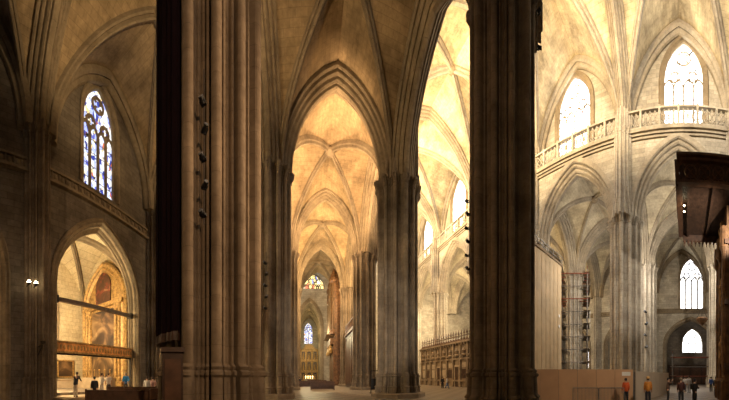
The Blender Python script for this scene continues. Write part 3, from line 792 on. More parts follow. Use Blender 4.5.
# ------------------------------------------------------------------ organ and choir side
def organ():
    t = thing('organ', 'tall carved brown organ case rising on the right of the long aisle', 'organ', (5.75, 49.9, 0))
    part(Buf().box(-.9, 1.2, -3.9, 3.9, 0, 8), 'lower_case', M['organ'], t)
    part(Buf().box(-1.5, 1.2, -3.9, 3.9, 8, 9.2), 'gallery', M['organ'], t)
    part(Buf().box(-.6, 1.2, -3.9, 3.9, 9.2, 21), 'upper_case', M['organ'], t)
    for k in range(5):
        y = -3.1+1.55*k; h = 17 + (3.0 if k % 2 == 0 else 0)
        b = Buf(); b.lathe([(.85, 10), (.9, 10.4), (.7, 10.8), (.7, h), (.95, h+.3), (.95, h+.8), (.5, h+1.8), (.1, h+3.0)], 10, (-.7, y, 0)); part(b, 'pipe_tower', M['organ'], t)
        b = Buf()
        for q in range(5):
            a = pi/2+pi*(q+.5)/5; b.tube((-.7+.74*cos(a), y+.74*sin(a), 10.9), (-.7+.74*cos(a), y+.74*sin(a), h-.3), .11, n=6)
        part(b, 'pipes', M['pipe'], t)
    b = Buf()
    for k in range(9): y = -3.6+.9*k; b.tube((-.6, y, 9.6), (-2.2, y, 9.9), .05, .16, 8)
    part(b, 'trumpets', M['pipe'], t)
    b = Buf()
    pts = [(-3.9, 21), (-3, 22.5), (-1.5, 22), (0, 24.5), (1.5, 22), (3, 22.5), (3.9, 21)]
    for (a, za), (c, zc) in zip(pts[:-1], pts[1:]): b.strip('x', -.5, .3, [a, c], [20.9, 20.9], [za+.1, zc+.1])
    part(b, 'crest', M['organ'], t)
    for k in range(8): part(Buf().lathe([(.3, 0), (.35, .6), (.2, 1.0), (.25, 1.3), (.05, 1.6)], 8, (-1.4, -3.5+k, 6.3)), 'carved_figure', M['gold'], t)
organ()
t = thing('choir_screen', 'tall dark choir side screen with balustrade between the two aisle pillars', 'screen', (6.9, 37.6, 0))
part(Buf().box(-.3, .6, -4.4, 4.4, 0, 8.6), 'wall', M['darkwood'], t); part(Buf().box(-.55, .8, -4.4, 4.4, 8.6, 9.0), 'cornice', M['organ'], t)
b = Buf(); b.box(-.4, -.2, -4.4, 4.4, 10.3, 10.5)
part(b, 'rail', M['organ'], t)
b = Buf()
for k in range(22): b.lathe([(.06, 0), (.12, .4), (.06, .8), (.06, 1.3)], 6, (-.3, -4.2+.4*k, 9.0))
part(b, 'balusters', M['organ'], t)
for k in range(4): part(Buf().box(-.4, -.3, -4+2.1*k, -2.3+2.1*k, .6, 7.8), 'panel', M['wood'], t)
# gilded side altar by far left pillar
t = thing('side_altar', 'glowing gilded side altar far down the left of the long aisle', 'altar', (-2.2, 40.9, 0), 0)
part(Buf().box(-.8, .5, -.3, .3, 0, 1.2), 'block', M['marble_light'], t); part(Buf().box(-.7, .4, 0, .2, 1.2, 5.2), 'gilded_panel', M['gold'], t); part(Buf().tube((0, -.2, 1.2), (0, -.2, 1.6), .08).ball((0, -.2, 1.85), .25), 'lamp', M['candle'], t); part(Buf().tube((.2, -.1, 4.6), (.2, -.3, 4.6), .06).ball((.2, -.35, 4.4), .22), 'lamp', M['candle'], t)
# stand between central pillars
t = thing('lectern_stand', 'black metal frame stand between the central pillar and the one behind', 'stand', (6.75, 23.6, 0))
part(Buf().tube((-.42, 0, 0), (-.42, 0, 2.3), .05).tube((.42, 0, 0), (.42, 0, 2.3), .05).tube((-.42, 0, 2.3), (.42, 0, 2.3), .05), 'frame', M['iron'], t)
part(Buf().box(-.38, .38, -.03, .03, .4, 1.5), 'panel', M['black'], t)
part(Buf().box(-.5, .5, -.3, .3, 0, .08), 'foot', M['iron'], t)

# ------------------------------------------------------------------ marble screen in the nave
t = thing('marble_screen', 'ornate carved marble choir screen with spiked crest in the bright nave', 'screen', (24.0, 36.5, 0))
L0, L1 = -10.5, 10.5
part(Buf().box(0, .9, L0, L1, 0, 7.4), 'wall', M['marble'], t)
for z, d in ((.9, .25), (4.6, .25), (7.4, .5)): part(Buf().box(-d, .9, L0, L1, z, z+.3), 'cornice', M['marble'], t)
for k in range(11):
    y = L0+.4+2.02*k
    part(Buf().box(-.28, 0, y-.22, y+.22, 1.2, 4.6).box(-.34, 0, y-.3, y+.3, .0, .9).box(-.34, 0, y-.28, y+.28, 4.3, 4.6).box(-.26, 0, y-.2, y+.2, 4.9, 7.4), 'pilaster', M['marble'], t)
for k in range(10):
    y = L0+1.41+2.02*k
    if k in (3, 6):
        d = part(Buf().box(-.08, 0, y-.55, y+.55, 0.02, 3.4), 'door', M['darkwood'], t); part(Buf().box(-.12, -.08, y+.3, y+.4, 1.4, 1.6), 'handle', M['gold'], d)
        part(Buf().box(-.15, 0, y-.75, y-.55, 0, 3.6).box(-.15, 0, y+.55, y+.75, 0, 3.6).box(-.15, 0, y-.75, y+.75, 3.4, 3.7), 'door_surround', M['marble_light'], t)
    else:
        part(Buf().box(-.1, 0, y-.6, y+.6, 1.5, 3.0), 'relief_panel', M['marble_light'] if k % 2 else M['darkwood'], t)
        part(Buf().box(-.08, 0, y-.5, y+.5, 3.3, 4.1), 'tablet', M['marble_light'], t)
    part(Buf().lathe([(.55, 0), (.62, .25), (.3, .5), (.45, 1.0), (.1, 1.5)], 8, (-.1, y, 5.1)), 'carved_relief', M['marble'], t)
b = Buf()
for k in range(27):
    y = L0+.3+.785*k; b.lathe([(.16, 0), (.2, .2), (.09, .35), (.09, .9), (.2, 1.05), (.12, 1.25), (.02, 1.75)], 6, (.2, y, 8.0)); 
b.box(.1, .3, L0, L1, 7.7, 8.0); b.box(.12, .28, L0, L1, 8.6, 8.7)
part(b, 'crest_railing', M['wood'], t)
for k in range(27): y = L0+.3+.785*k; part(Buf().box(-.45, .0, y-.12, y+.12, 7.05, 7.4), 'bracket', M['marble'], t)
t = thing('wooden_panel', 'plain brown wooden partition at the right end of the marble screen', 'partition', (22.2, 27.2, 0), radians(35))
part(Buf().box(-.9, .9, -.05, .05, 0.05, 2.7), 'board', M['fence'], t); [part(Buf().box(x-.05, x+.05, -.3, .3, 0, .06), 'foot', M['steel'], t) for x in (-.85, .85)]

# ------------------------------------------------------------------ building works on the right
t = thing('hoarding', 'tall plywood hoarding tower boxed round a nave pillar', 'hoarding', (25.6, 19.2, 0))
hw_ = 3.2; b = Buf()
part(Buf().box(-3.4, 3.3, -2.8, 2.8, 0, 17.0), 'boards', M['ply'], t)
b = Buf()
for k in range(8): x = -3.4+6.7*k/7; b.box(x-.03, x+.03, -2.84, -2.8, 0, 17)
for k in range(6): y = -2.8+5.6*k/5; b.box(3.3, 3.34, y-.03, y+.03, 0, 17); b.box(-3.44, -3.4, y-.03, y+.03, 0, 17)
part(b, 'battens', M['ply'], t)
part(Buf().box(-3.6, 3.5, -3.0, 3.0, 17.0, 17.25), 'top_deck', M['deck'], t)
b = Buf()
for sx in (-3.5, -1.2, 1.1, 3.4): b.tube((sx, -2.9, 17.2), (sx, -2.9, 18.3), .05, n=6)
b.tube((-3.5, -2.9, 18.2), (3.4, -2.9, 18.2), .05, n=6); b.tube((-3.5, -2.9, 17.7), (3.4, -2.9, 17.7), .05, n=6)
part(b, 'guard_rail', M['steel'], t)
part(Buf().box(-2.6, -.9, -2.0, 0, 17.25, 17.9), 'material_stack', M['rust'], t)
for z in (10.0, 8.6): part(Buf().tube((2.7, -2.83, z), (2.7, -2.88, z), .2, n=12), 'lamp_disc', M['white'], t)

def scaffold(x, y, wx, wy, h, nlev, label, rz=0, boards=True, red=True):
    t = thing('scaffold', label, 'scaffold', (x, y, 0), rz)
    xs = [-wx/2, -wx/6, wx/6, wx/2]; ys = [-wy/2, wy/2]; 
    for a in xs:
        for c in ys:
            part(Buf().tube((a, c, 0), (a, c, h), .11, n=6).box(a-.15, a+.15, c-.15, c+.15, 0, .05), 'standard', M['steel'], t)
    for l in range(1, nlev+1):
        z = h*l/(nlev+.3)
        b = Buf()
        for c in ys: b.tube((-wx/2-.3, c, z), (wx/2+.3, c, z), .085, n=6); b.tube((-wx/2-.3, c, z+1), (wx/2+.3, c, z+1), .07, n=6)
        for a in xs: b.tube((a, -wy/2-.3, z-.1), (a, wy/2+.3, z-.1), .085, n=6)
        part(b, 'ledger', M['rust'] if (red and l in (nlev, nlev-2)) else M['steel'], t)
        if boards:
            for ya, yb in ((-wy/2-.5, -wy/2+.7), (wy/2-.7, wy/2+.5)): part(Buf().box(-wx/2-.4, wx/2+.4, ya, yb, z, z+.06), 'deck', M['deck'], t)
            part(Buf().box(-wx/2-.4, wx/2+.4, -wy/2-.5, -wy/2-.46, z+.06, z+.25), 'toe_board', M['deck'], t)
        e = 1 if l % 2 else -1
        part(Buf().tube((-wx/2*e, -wy/2, z-h/(nlev+.3)), (wx/2*e, -wy/2, z), .045, n=6), 'brace', M['steel'], t)
    return t
sc1 = scaffold(X4, YS[3], 4.6, 4.6, 20.0, 9, 'tall tube scaffold wrapped round a far pillar beside the plywood hoarding', radians(25))
part(Buf().box(-2.6, -.6, -2.75, -2.7, 10.0, 13.0), 'white_sheet', M['white'], sc1)
sc2 = scaffold(50.0, -1.2, 1.6, 7.6, 6.4, 3, 'low wide scaffold in front of the dark portal at far right', 0, True, True)
# dark wooden screen added for the shade low in the portal
t = thing('portal_shade_screen', 'dark wooden screen standing in for shade under the arched window at far right', 'screen', (52.2, -1.2, 0))
part(Buf().box(0, .4, -5.0, 5.0, 0, 4.0), 'shade_panelling', M['darkwood'], t); part(Buf().box(-.15, .5, -5.0, 5.0, 4.0, 4.3), 'cornice', M['darkwood'], t)
for k in range(4): part(Buf().box(-.06, 0, -4.6+2.4*k, -2.6+2.4*k, .3, 3.7), 'shade_screen_leaf', M['wood'], t)

# board fence
def pt(px, d): th = (px-308)/240; return Vector((d*sin(th), d*cos(th)))
t = thing('board_fence', 'long low brown board fence closing off the building site', 'fence')
A_, B_, = pt(522, 15.6), pt(633, 15.6)
def fence_run(a, b_, z, mat, nm, npan, parent):
    d = (b_-a); u = d.normalized(); L = d.length
    for k in range(npan):
        c = a+d*(k+.5)/npan; part(Buf().obox(c, u, L/npan/2-.01, .03, 0.02, z), nm, mat, parent)
    for k in range(npan+1):
        c = a+d*k/npan+Vector((-u.y, u.x))*.08; part(Buf().obox(c, u, .05, .05, 0, z-.05), 'post', M['steel'], parent)
fence_run(A_, B_, 2.16, M['fence'], 'panel', 6, t)
w_ = (A_+(B_-A_)*.93); part(Buf().obox(w_+Vector((-.0, -.05)), (B_-A_), .28, .02, 1.75, 2.0), 'notice', M['white'], t)
t = thing('board_fence', 'pale grey return of the board fence receding to the right', 'fence')
fence_run(B_+Vector((.15, -.15)), pt(668, 24), 2.05, M['fencepale'], 'panel', 5, t)
t = thing('fence_gate', 'narrow brown door leaf open at the end of the pale fence', 'gate', tuple(pt(666, 24.8))+(0,), radians(-40)); part(Buf().box(-.35, .35, -.03, .03, .03, 2.1), 'leaf', M['fence'], t); part(Buf().ball((.25, -.06, 1.05), .05), 'knob', M['steel'], t)
# crowd barrier
def barrier(px0, px1, d, label):
    a, b_ = pt(px0, d), pt(px1, d); L = (b_-a).length; c = (a+b_)/2; rz = atan2((b_-a).y, (b_-a).x)
    t = thing('crowd_barrier', label, 'barrier', (c.x, c.y, 0), rz)
    h = L/2
    b = Buf().tube((-h, 0, 1.08), (h, 0, 1.08), .025).tube((-h, 0, .2), (h, 0, .2), .025).tube((-h, 0, .2), (-h, 0, 1.08), .025).tube((h, 0, .2), (h, 0, 1.08), .025); part(b, 'frame', M['steel'], t)
    b = Buf()
    for k in range(1, 18): x = -h+2*h*k/18; b.tube((x, 0, .2), (x, 0, 1.08), .011, n=5)
    part(b, 'bars', M['steel'], t)
    for e in (-1, 1): part(Buf().box(e*h*.75-.03, e*h*.75+.03, -.3, .3, 0, .05).tube((e*h*.75, 0, .02), (e*h*.75, 0, .2), .02), 'foot', M['steel'], t)
barrier(573, 598, 13.0, 'left of two grey steel crowd barriers before the brown fence')
barrier(599, 624, 13.0, 'right of two grey steel crowd barriers before the brown fence')

# ------------------------------------------------------------------ carved organ gallery with canopy (upper right)
t = thing('canopy_gallery', 'dark carved wooden canopy with fringe overhanging at upper right', 'canopy', (15.2, -1.6, 0))
x0, x1, y0_, y1_ = -2.2, 2.5, -3.6, 1.75
zb = 12.0
part(Buf().box(x0, x1, y0_, y1_, zb+.15, zb+.5), 'ceiling_board', M['darkwood'], t)
b = Buf(); b.box(x0-.12, x0, y0_, y1_, zb, zb+1.5); b.box(x0, x1, y1_, y1_+.12, zb, zb+1.5); b.box(x1, x1+.12, y0_, y1_, zb-.3, zb+1.5); part(b, 'cornice_board', M['darkwood'], t)
b = Buf()
for z, d in ((zb+1.35, .3), (zb+1.15, .2), (zb-.02, .2)): b.box(x0-.12-d, x0, y0_, y1_+d, z, z+.14); b.box(x0, x1, y1_, y1_+.12+d, z, z+.14)
part(b, 'moulding', M['wood'], t)
for k in range(7):
    y = y0_+.4+.75*k; b = Buf()
    for i in range(12): a, c = 2*pi*i/12, 2*pi*(i+1)/12; b.tube((x0-.16, y+.3*cos(a), zb+.65+.36*sin(a)), (x0-.16, y+.3*cos(c), zb+.65+.36*sin(c)), .04, n=5)
    for e in (-1, 1): b.tube((x0-.16, y-.36, zb+.65-.45*e), (x0-.16, y+.36, zb+.65+.45*e), .035, n=5)
    part(b, 'tracery', M['wood'], t)
for k in range(6):
    x = x0+.4+.76*k; b = Buf()
    for i in range(12): a, c = 2*pi*i/12, 2*pi*(i+1)/12; b.tube((x+.3*cos(a), y1_+.16, zb+.65+.36*sin(a)), (x+.3*cos(c), y1_+.16, zb+.65+.36*sin(c)), .04, n=5)
    part(b, 'tracery', M['wood'], t)
for k in range(4): part(Buf().box(x0, x1, y0_+.8+1.4*k-.08, y0_+.8+1.4*k+.08, zb, zb+.16), 'coffer_beam', M['darkwood'], t)
b = Buf(); n = 20
for k in range(n):
    y = y0_+(y1_-y0_)*(k+.5)/n; b.lathe([(.02, -.38), (.04, -.3), (.02, -.25), (.05, -.19), (.09, -.08), (.11, 0)], 6, (x1+.06, y, zb-.3))
part(b, 'fringe', M['wood'], t)
for k in range(2): part(Buf().ball((x0+1.3, y1_-.1-.0*k, zb-.12-.35*k), .05), 'lamp_bulb', M['bulb'], t)
part(Buf().box(-1.0, 2.2, -3.4, -.9, 0, zb-.02), 'case', M['organ'], t)
for z in (2.2, 6.0, 9.6): part(Buf().box(-1.2, 2.3, -3.5, -.75, z, z+.3), 'case_moulding', M['wood'], t)
for x in (-.8, .5, 1.8): part(Buf().lathe([(.3, 0), (.3, 1.2), (.2, 1.4), (.24, 5), (.18, 9), (.32, 9.3), (.32, 10.5)], 10, (x, -.8, .2)), 'column', M['organ'], t)
for k in range(3): part(Buf().lathe([(.1, 0), (.24, .4), (.2, .9), (.26, 1.2), (.12, 1.5), (.15, 1.7), (.03, 1.9)], 8, (-.1, -.75, 2.5+3.6*k)), 'carved_figure', M['gold'], t)
# hanging lamp
t = thing('hanging_lamp', 'bronze oil lamp hanging on a chain before the far right window', 'lamp', (36.6, -2.6, 10.4))
part(Buf().tube((0, 0, .4), (0, 0, 16.0), .035, n=6), 'chain', M['iron'], t)
part(Buf().lathe([(.03, -.9), (.25, -.7), (.75, -.2), (.95, .1), (.85, .3), (.4, .4), (.1, .45)], 14), 'bowl', M['organ'], t)
b = Buf()
for k in range(3): a = 2*pi*k/3; b.tube((.9*cos(a), .9*sin(a), .2), (0, 0, 1.9), .03, n=5)
part(b, 'suspension', M['iron'], t)

# ------------------------------------------------------------------ pews
def make_pew(L):
    t = thing('pew', '', 'pew')
    part(Buf().box(-L/2, L/2, -.25, .2, .42, .47), 'seat', M['wood'], t)
    part(Buf().box(-L/2, L/2, .2, .25, .47, 1.0).box(-L/2, L/2, .17, .28, 1.0, 1.06), 'backrest', M['wood'], t)
    for e in (-1, 1): part(Buf().box(e*L/2-.04, e*L/2+.04, -.28, .3, 0, .62).box(e*L/2-.04, e*L/2+.04, .14, .3, .62, 1.1), 'end_panel', M['wood'], t)
    part(Buf().box(-L/2, L/2, -.02, .02, .1, .42), 'apron', M['wood'], t)
    part(Buf().box(-L/2, L/2, .35, .5, .15, .2), 'kneeler', M['wood'], t)
    return t
pw = make_pew(3.0); first = True
PW = [(118, 11.4, .78+pi, 'dark pew in front of the left chapel, nearer the wall'),
      (151, 13.2, .66+pi, 'dark pew in front of the left chapel, nearer the huge pillar'),
      (132, 15.3, .74+pi, 'dark pew behind the other two pews before the left chapel'),
      (322.5, 31, .06+pi, 'front dark pew in the middle of the long aisle'),
      (321.5, 34, .06+pi, 'second dark pew in the middle of the long aisle'),
      (320.5, 37, .06+pi, 'third dark pew in the middle of the long aisle'),
      (318.5, 47, .06+pi, 'small pew far down the long aisle'),
      (314, 56, .06+pi, 'smallest pew at the far end of the aisle, by the wall arch'),
      (302, 38.5, pi, 'pew on the left far down the aisle by the side altar')]
for px, d, rz, lab in PW:
    o = pw if first else copy_tree(pw); first = False
    p = pt(px, d); o.location = (p.x, p.y, 0); o.rotation_euler = (0, 0, rz); o['label'] = lab; o['group'] = 'dark wooden pews'

# ------------------------------------------------------------------ people
HM = {}
def cmat(col):
    k = tuple(round(c, 3) for c in col)
    if k not in HM: HM[k] = plain('cloth_%d' % len(HM), col, .85, 0, .15, 12)
    return HM[k]
SKIN = plain('skin', (.45, .27, .18), .55, 0, .08, 10)
def skin_mesh(nodes, edges, rad, root=0, sub=1):
    me = bpy.data.meshes.new('tmp'); me.from_pydata([Vector(n) for n in nodes], edges, []); me.update()
    o = bpy.data.objects.new('tmp', me); C.objects.link(o)
    sk = o.modifiers.new('s', 'SKIN'); sk.use_smooth_shade = True
    o.modifiers.new('ss', 'SUBSURF').levels = sub
    for i, v in enumerate(me.skin_vertices[0].data):
        r = rad[i]; v.radius = r if isinstance(r, tuple) else (r, r); v.use_root = (i == root)
    dg = bpy.context.evaluated_depsgraph_get(); dg.update()
    m2 = bpy.data.meshes.new_from_object(o.evaluated_get(dg))
    bpy.data.objects.remove(o); bpy.data.meshes.remove(me)
    return m2
def addmesh(me, name, mat, parent):
    me.name = name; me.materials.clear(); me.materials.append(mat)
    for p in me.polygons: p.use_smooth = True
    o = bpy.data.objects.new(name, me); C.objects.link(o); o.parent = parent; return o
def merge(m, buf):
    bm = bmesh.new(); bm.from_mesh(m)
    t = bpy.data.meshes.new('t'); t.from_pydata(buf.v, [], buf.f); bm.from_mesh(t); bm.to_mesh(m); bm.free(); bpy.data.meshes.remove(t)
def person(label, loc, rz, h, top, legs, hair, pose='stand', hat=None, sleeve=True, skirt=False, bag=None):
    t = thing('person', label, 'person', loc, rz, 'visitors and workers')
    s = h/1.72
    sit = pose == 'sit'
    hz = .93 if not sit else .50
    lean = {'lean': .22, 'bend': .3}.get(pose, 0.03)
    def up(z): return (0, -lean*(z/.6), z)
    def T(x, y, z): return ((x)*s, (y)*s, (z)*s)
    pel = (0, 0, hz); wa = (0, -lean*.2, hz+.18); ch = (0, -lean*.7, hz+.36); nk = (0, -lean*1.0, hz+.53); hd = (0, -lean*1.15-.02, hz+.66); ht = (0, -lean*1.2-.015, hz+.74)
    sh = [(e*.17, -lean*.95+.01, hz+.47) for e in (-1, 1)]
    arms = {'stand': ((.22, .02, .20), (.23, -.08, -.02), (.23, -.12, -.12)), 'hold': ((.23, -.02, .21), (.15, -.26, .20), (.09, -.33, .24)),
            'sit': ((.22, -.06, .22), (.16, -.26, .10), (.10, -.33, .08)), 'lean': ((.21, -.22, .26), (.18, -.42, .16), (.16, -.5, .12)),
            'raise': ((.24, -.14, .36), (.14, -.28, .58), (.10, -.31, .66)), 'back': ((.25, .08, .22), (.14, .16, .06), (.08, .18, .02)), 'walk': ((.22, .1, .22), (.23, .05, .0), (.23, .02, -.09))}[pose]
    if sit: kn = [(e*.12, -.42, hz+.0) for e in (-1, 1)]; an = [(e*.12, -.44, .09) for e in (-1, 1)]
    elif pose == 'walk': kn = [(-.09, -.16, .5), (.09, .02, .5)]; an = [(-.09, -.22, .08), (.09, .28, .14)]
    else: kn = [(e*.095, -.02, .50) for e in (-1, 1)]; an = [(e*.10, .02, .08) for e in (-1, 1)]
    nodes = [pel, wa, ch, nk, hd, ht]; rad = [(.13, .10), (.125, .095), (.15, .105), .055, (.078, .095), (.062, .075)]; ed = [(0, 1), (1, 2), (2, 3), (3, 4), (4, 5)]
    hands = []
    for i, e in enumerate((-1, 1)):
        b0 = len(nodes); nodes += [sh[i]]; rad += [.06]; ed.append((2, b0))
        for j, (ax, ay, az) in enumerate(arms):
            nodes.append((e*ax, ay-lean*.5, hz+az)); rad.append((.045, .036, .03)[j]); ed.append((b0+j, b0+j+1))
        hands.append((Vector(nodes[-2]), Vector(nodes[-1]), e))
        b1 = len(nodes); nodes += [(e*.095, 0, hz-.05), kn[i], an[i], (an[i][0]+e*.02, an[i][1]-.13, an[i][2]-.04)]; rad += [.09, .06, .045, (.045, .035)]
        ed += [(0, b1), (b1, b1+1), (b1+1, b1+2), (b1+2, b1+3)]
    nodes = [T(*n) for n in nodes]; R = [tuple(q*s for q in r) if isinstance(r, tuple) else r*s for r in rad]
    body = skin_mesh(nodes, ed, R)
    fb = Buf()
    for wv, pv, e in hands:                       # five fingers on each palm
        d = (pv-wv).normalized(); side = d.cross(Vector((0, 0, 1)))
        side = side.normalized() if side.length > .1 else Vector((0, 1, 0)); nrm = d.cross(side)
        for k, ln in enumerate((.065, .075, .07, .055)):
            a = pv+side*(.018*(k-1.5)); m_ = a+d*ln*.6; c = m_+d*ln*.35+nrm*ln*.3
            fb.tube(T(*a), T(*m_), .010*s, .009*s, 6); fb.tube(T(*m_), T(*c), .009*s, .007*s, 6)
        a = pv-d*.03-side*.03*1; c = a-side*.035+d*.04; fb.tube(T(*a), T(*c), .012*s, .009*s, 6)
    hx = Vector(hd)
    fb.tube(T(hx.x, hx.y-.085, hx.z+.02), T(hx.x, hx.y-.118, hx.z-.015), .010*s, .016*s, 6)       # nose
    for e in (-1, 1): fb.ball(T(e*.08, hx.y+.01, hx.z), .012*s, .025*s, .034*s, 6, 5)           # ears
    merge(body, fb)
    bo = addmesh(body, 'body', SKIN, t)
    for e in (-1, 1): part(Buf().ball(T(e*.032, hx.y-.088, hx.z+.022), .012*s, n=6, m=5), 'eye', M['black'], t)
    part(Buf().ball(T(0, hx.y-.092, hx.z-.048), .024*s, .008*s, .007*s, 6, 5), 'mouth', cmat((.3, .1, .08)), t)
    # hair
    hb = Buf()
    for (dy, dz, rr) in ((.025, .035, .094), (.045, 0, .082)): hb.ball(T(0, hx.y+dy, hx.z+dz+.02), rr*s, rr*1.08*s, rr*.98*s, 12, 8)
    part(hb, 'hair', cmat(hair), t, True)
    if hat: 
        b = Buf(); b.lathe([(.125, 0), (.115, .03), (.112, .07), (.08, .12), (.02, .135)], 14, T(0, hx.y+.01, hx.z+.05)); b.box(-.08*s, .08*s, (hx.y-.2)*s, (hx.y-.08)*s, (hx.z+.05)*s, (hx.z+.065)*s); part(b, 'cap', cmat(hat), t)
    # top
    tn = [(0, .005, hz-(.0 if sit else .17)), wa, ch, nk]; tr_ = [(.215, .175), (.175, .14), (.18, .135), (.075, .075)]; te = [(0, 1), (1, 2), (2, 3)]
    for i, e in enumerate((-1, 1)):
        b0 = len(tn); tn.append(sh[i]); tr_.append(.074); te.append((2, b0))
        nj = 2 if sleeve else 1
        for j in range(nj): ax, ay, az = arms[j]; tn.append((e*ax, ay-lean*.5, hz+az)); tr_.append((.062, .05)[j]); te.append((b0+j, b0+j+1))
    tn[3] = (nk[0], nk[1], nk[2]-.04); 
    addmesh(skin_mesh([T(*n) for n in tn], te, [tuple(q*s for q in r) if isinstance(r, tuple) else r*s for r in tr_]), 'jacket' if sleeve else 'shirt', cmat(top), t)
    ln = [(0, 0, hz+.06), (0, 0, hz-.03)]; lr = [(.135, .11), (.16, .13)]; le = [(0, 1)]
    for i, e in enumerate((-1, 1)):
        b1 = len(ln); ln += [(e*.095, 0, hz-.05), kn[i], (an[i][0], an[i][1], an[i][2]-.03)]; lr += [.115, .088, .075]; le += [(1, b1), (b1, b1+1), (b1+1, b1+2)]
    if skirt: part(Buf().lathe([(.15*s, hz*s), (.2*s, .75*s), (.27*s, .45*s)], 16), 'skirt', cmat(legs), t, True)
    else: addmesh(skin_mesh([T(*n) for n in ln], le, [tuple(q*s for q in r) if isinstance(r, tuple) else r*s for r in lr]), 'trousers', cmat(legs), t)
    for i in (0, 1):
        x, y, z = an[i]; b = Buf(); b.ball(T(x, y-.06, z-.035), .055*s, .14*s, .05*s, 10, 6); part(b, 'shoe', cmat((.03, .025, .02)), t, True)
    if bag:
        b = Buf().box(-.15*s, .15*s, .11*s, .25*s, (hz+.12)*s, (hz+.48)*s); part(b, 'backpack', cmat(bag), t)
    return t
def face(px, toward=True): return -(px-308)/240     # yaw that makes -y look at the camera
BK = (.02, .02, .025); BR = (.05, .03, .02)
def put(px, d, z, *a, dr=0.0, **k):
    p = pt(px, d); lab, h, top, legs, hair = a
    return person(lab, (p.x, p.y, z), face(px)+dr, h, top, legs, hair, **k)
# left group before the chapel
put(75.5, 16.6, .3, 'person in black top and pale trousers leaning towards the chapel rail at left', 1.72, BK, (.5, .42, .33), BR, pose='lean', dr=pi-.5)
put(94.5, 16.1, 0.0, 'person all in black standing before the gilded frieze, second from left', 1.7, BK, (.015, .015, .02), BK, pose='stand', dr=pi)
put(101.5, 17.9, .3, 'person in white shirt and pale trousers beside the one in black', 1.66, (.55, .52, .48), (.45, .4, .36), BR, pose='hold', dr=2.6)
put(108.5, 18.2, .3, 'person in light grey shirt and dark trousers in the middle of the left group', 1.66, (.5, .47, .44), (.06, .05, .05), BR, pose='stand', dr=pi, sleeve=False)
put(125.8, 18.9, .3, 'person in bright blue jacket at the right end of the chapel arch', 1.72, (.03, .22, .55), (.10, .09, .09), (.25, .2, .15), pose='back', dr=pi)
put(147.0, 17.2, 0.0, 'person in white shirt standing left of the one in pink, near the huge pillar', 1.7, (.55, .5, .46), BK, BR, pose='stand', dr=pi)
put(152.8, 17.4, 0.0, 'person in pinkish shirt standing beside the black velvet hanging', 1.68, (.5, .3, .27), BK, BR, pose='hold', dr=pi)
put(331, 34.0, 0.0, 'seated person in pale blue shirt on the pew in the long aisle', 1.75, (.4, .45, .6), BK, BR, pose='sit', dr=pi)
put(299.5, 40, 0.0, 'dark clad person standing far left in the long aisle', 1.68, BK, BK, BK, pose='stand', dr=pi)
put(442.5, 35.5, 0.0, 'person in black standing before the marble screen', 1.72, BK, BK, BR, pose='stand', dr=pi)
put(447, 35.0, 0.0, 'person in white top and blue jeans walking before the marble screen', 1.7, (.6, .6, .62), (.10, .16, .32), BR, pose='walk', dr=pi/2)
# right group
put(626.0, 14.6, 0, 'worker in orange red vest with dark sleeves by the crowd barrier', 1.6, (.55, .09, .02), BK, BK, pose='stand', dr=pi+.4)
put(648.0, 14.4, 0, 'worker in orange jacket and cap standing before the pale fence', 1.66, (.55, .22, .04), (.03, .03, .04), BR, pose='stand', dr=pi, hat=(.5, .3, .12))
put(668.0, 16.2, 0, 'person in brown jacket raising a camera at the fence opening', 1.62, (.12, .07, .05), BK, BK, pose='raise', dr=pi/2)
put(681.0, 14.8, 0, 'person in dark maroon coat standing in the right group', 1.62, (.07, .025, .02), BK, (.2, .15, .1), pose='stand', dr=pi)
put(694.5, 14.2, 0, 'person in black with backpack at the right of the group', 1.55, (.03, .022, .02), BK, BK, pose='hold', dr=2.4, bag=(.02, .02, .02))
put(685.0, 27, 0, 'distant person in white shirt left of another in white by the portal', 1.72, (.5, .5, .52), (.1, .1, .12), BR, pose='stand', dr=pi)
put(689.0, 25, 0, 'tall distant person in white shirt between the dark coated visitors', 1.8, (.55, .55, .55), (.3, .3, .3), BR, pose='stand', dr=pi)
put(711.0, 27, 0, 'distant person in blue top at far right', 1.7, (.05, .1, .3), BK, BR, pose='stand', dr=pi)
put(716.0, 21, 0, 'dark clad person near the right edge by the carved case', 1.68, (.03, .03, .035), BK, BR, pose='stand', dr=pi)

# ------------------------------------------------------------------ lights
def lamp(x, y, z, W, col=(1, .68, .34), r=.15):
    l = bpy.data.lights.new('flood_and_fill_light', 'POINT'); l.energy = W; l.color = col; l.shadow_soft_size = r
    o = bpy.data.objects.new('flood_and_fill_light', l); o.location = (x, y, z); C.objects.link(o); return o
def spotl(p, q, W, ang, col=(1, .7, .38), r=.15, blend=.6):
    l = bpy.data.lights.new('flood_and_fill_light', 'SPOT'); l.energy = W; l.color = col; l.spot_size = radians(ang); l.spot_blend = blend; l.shadow_soft_size = r
    o = bpy.data.objects.new('flood_and_fill_light', l); o.location = p; C.objects.link(o)
    o.rotation_euler = (Vector(q)-Vector(p)).to_track_quat('-Z', 'Y').to_euler(); return o
# chapel floodlights behind the front wall
lamp(-17.2, 8.45, 7.5, 5000, (1, .80, .48)); lamp(-17.0, 8.6, 2.8, 1000, (1, .7, .35)); lamp(-17.2, -3.5, 7.0, 1200)
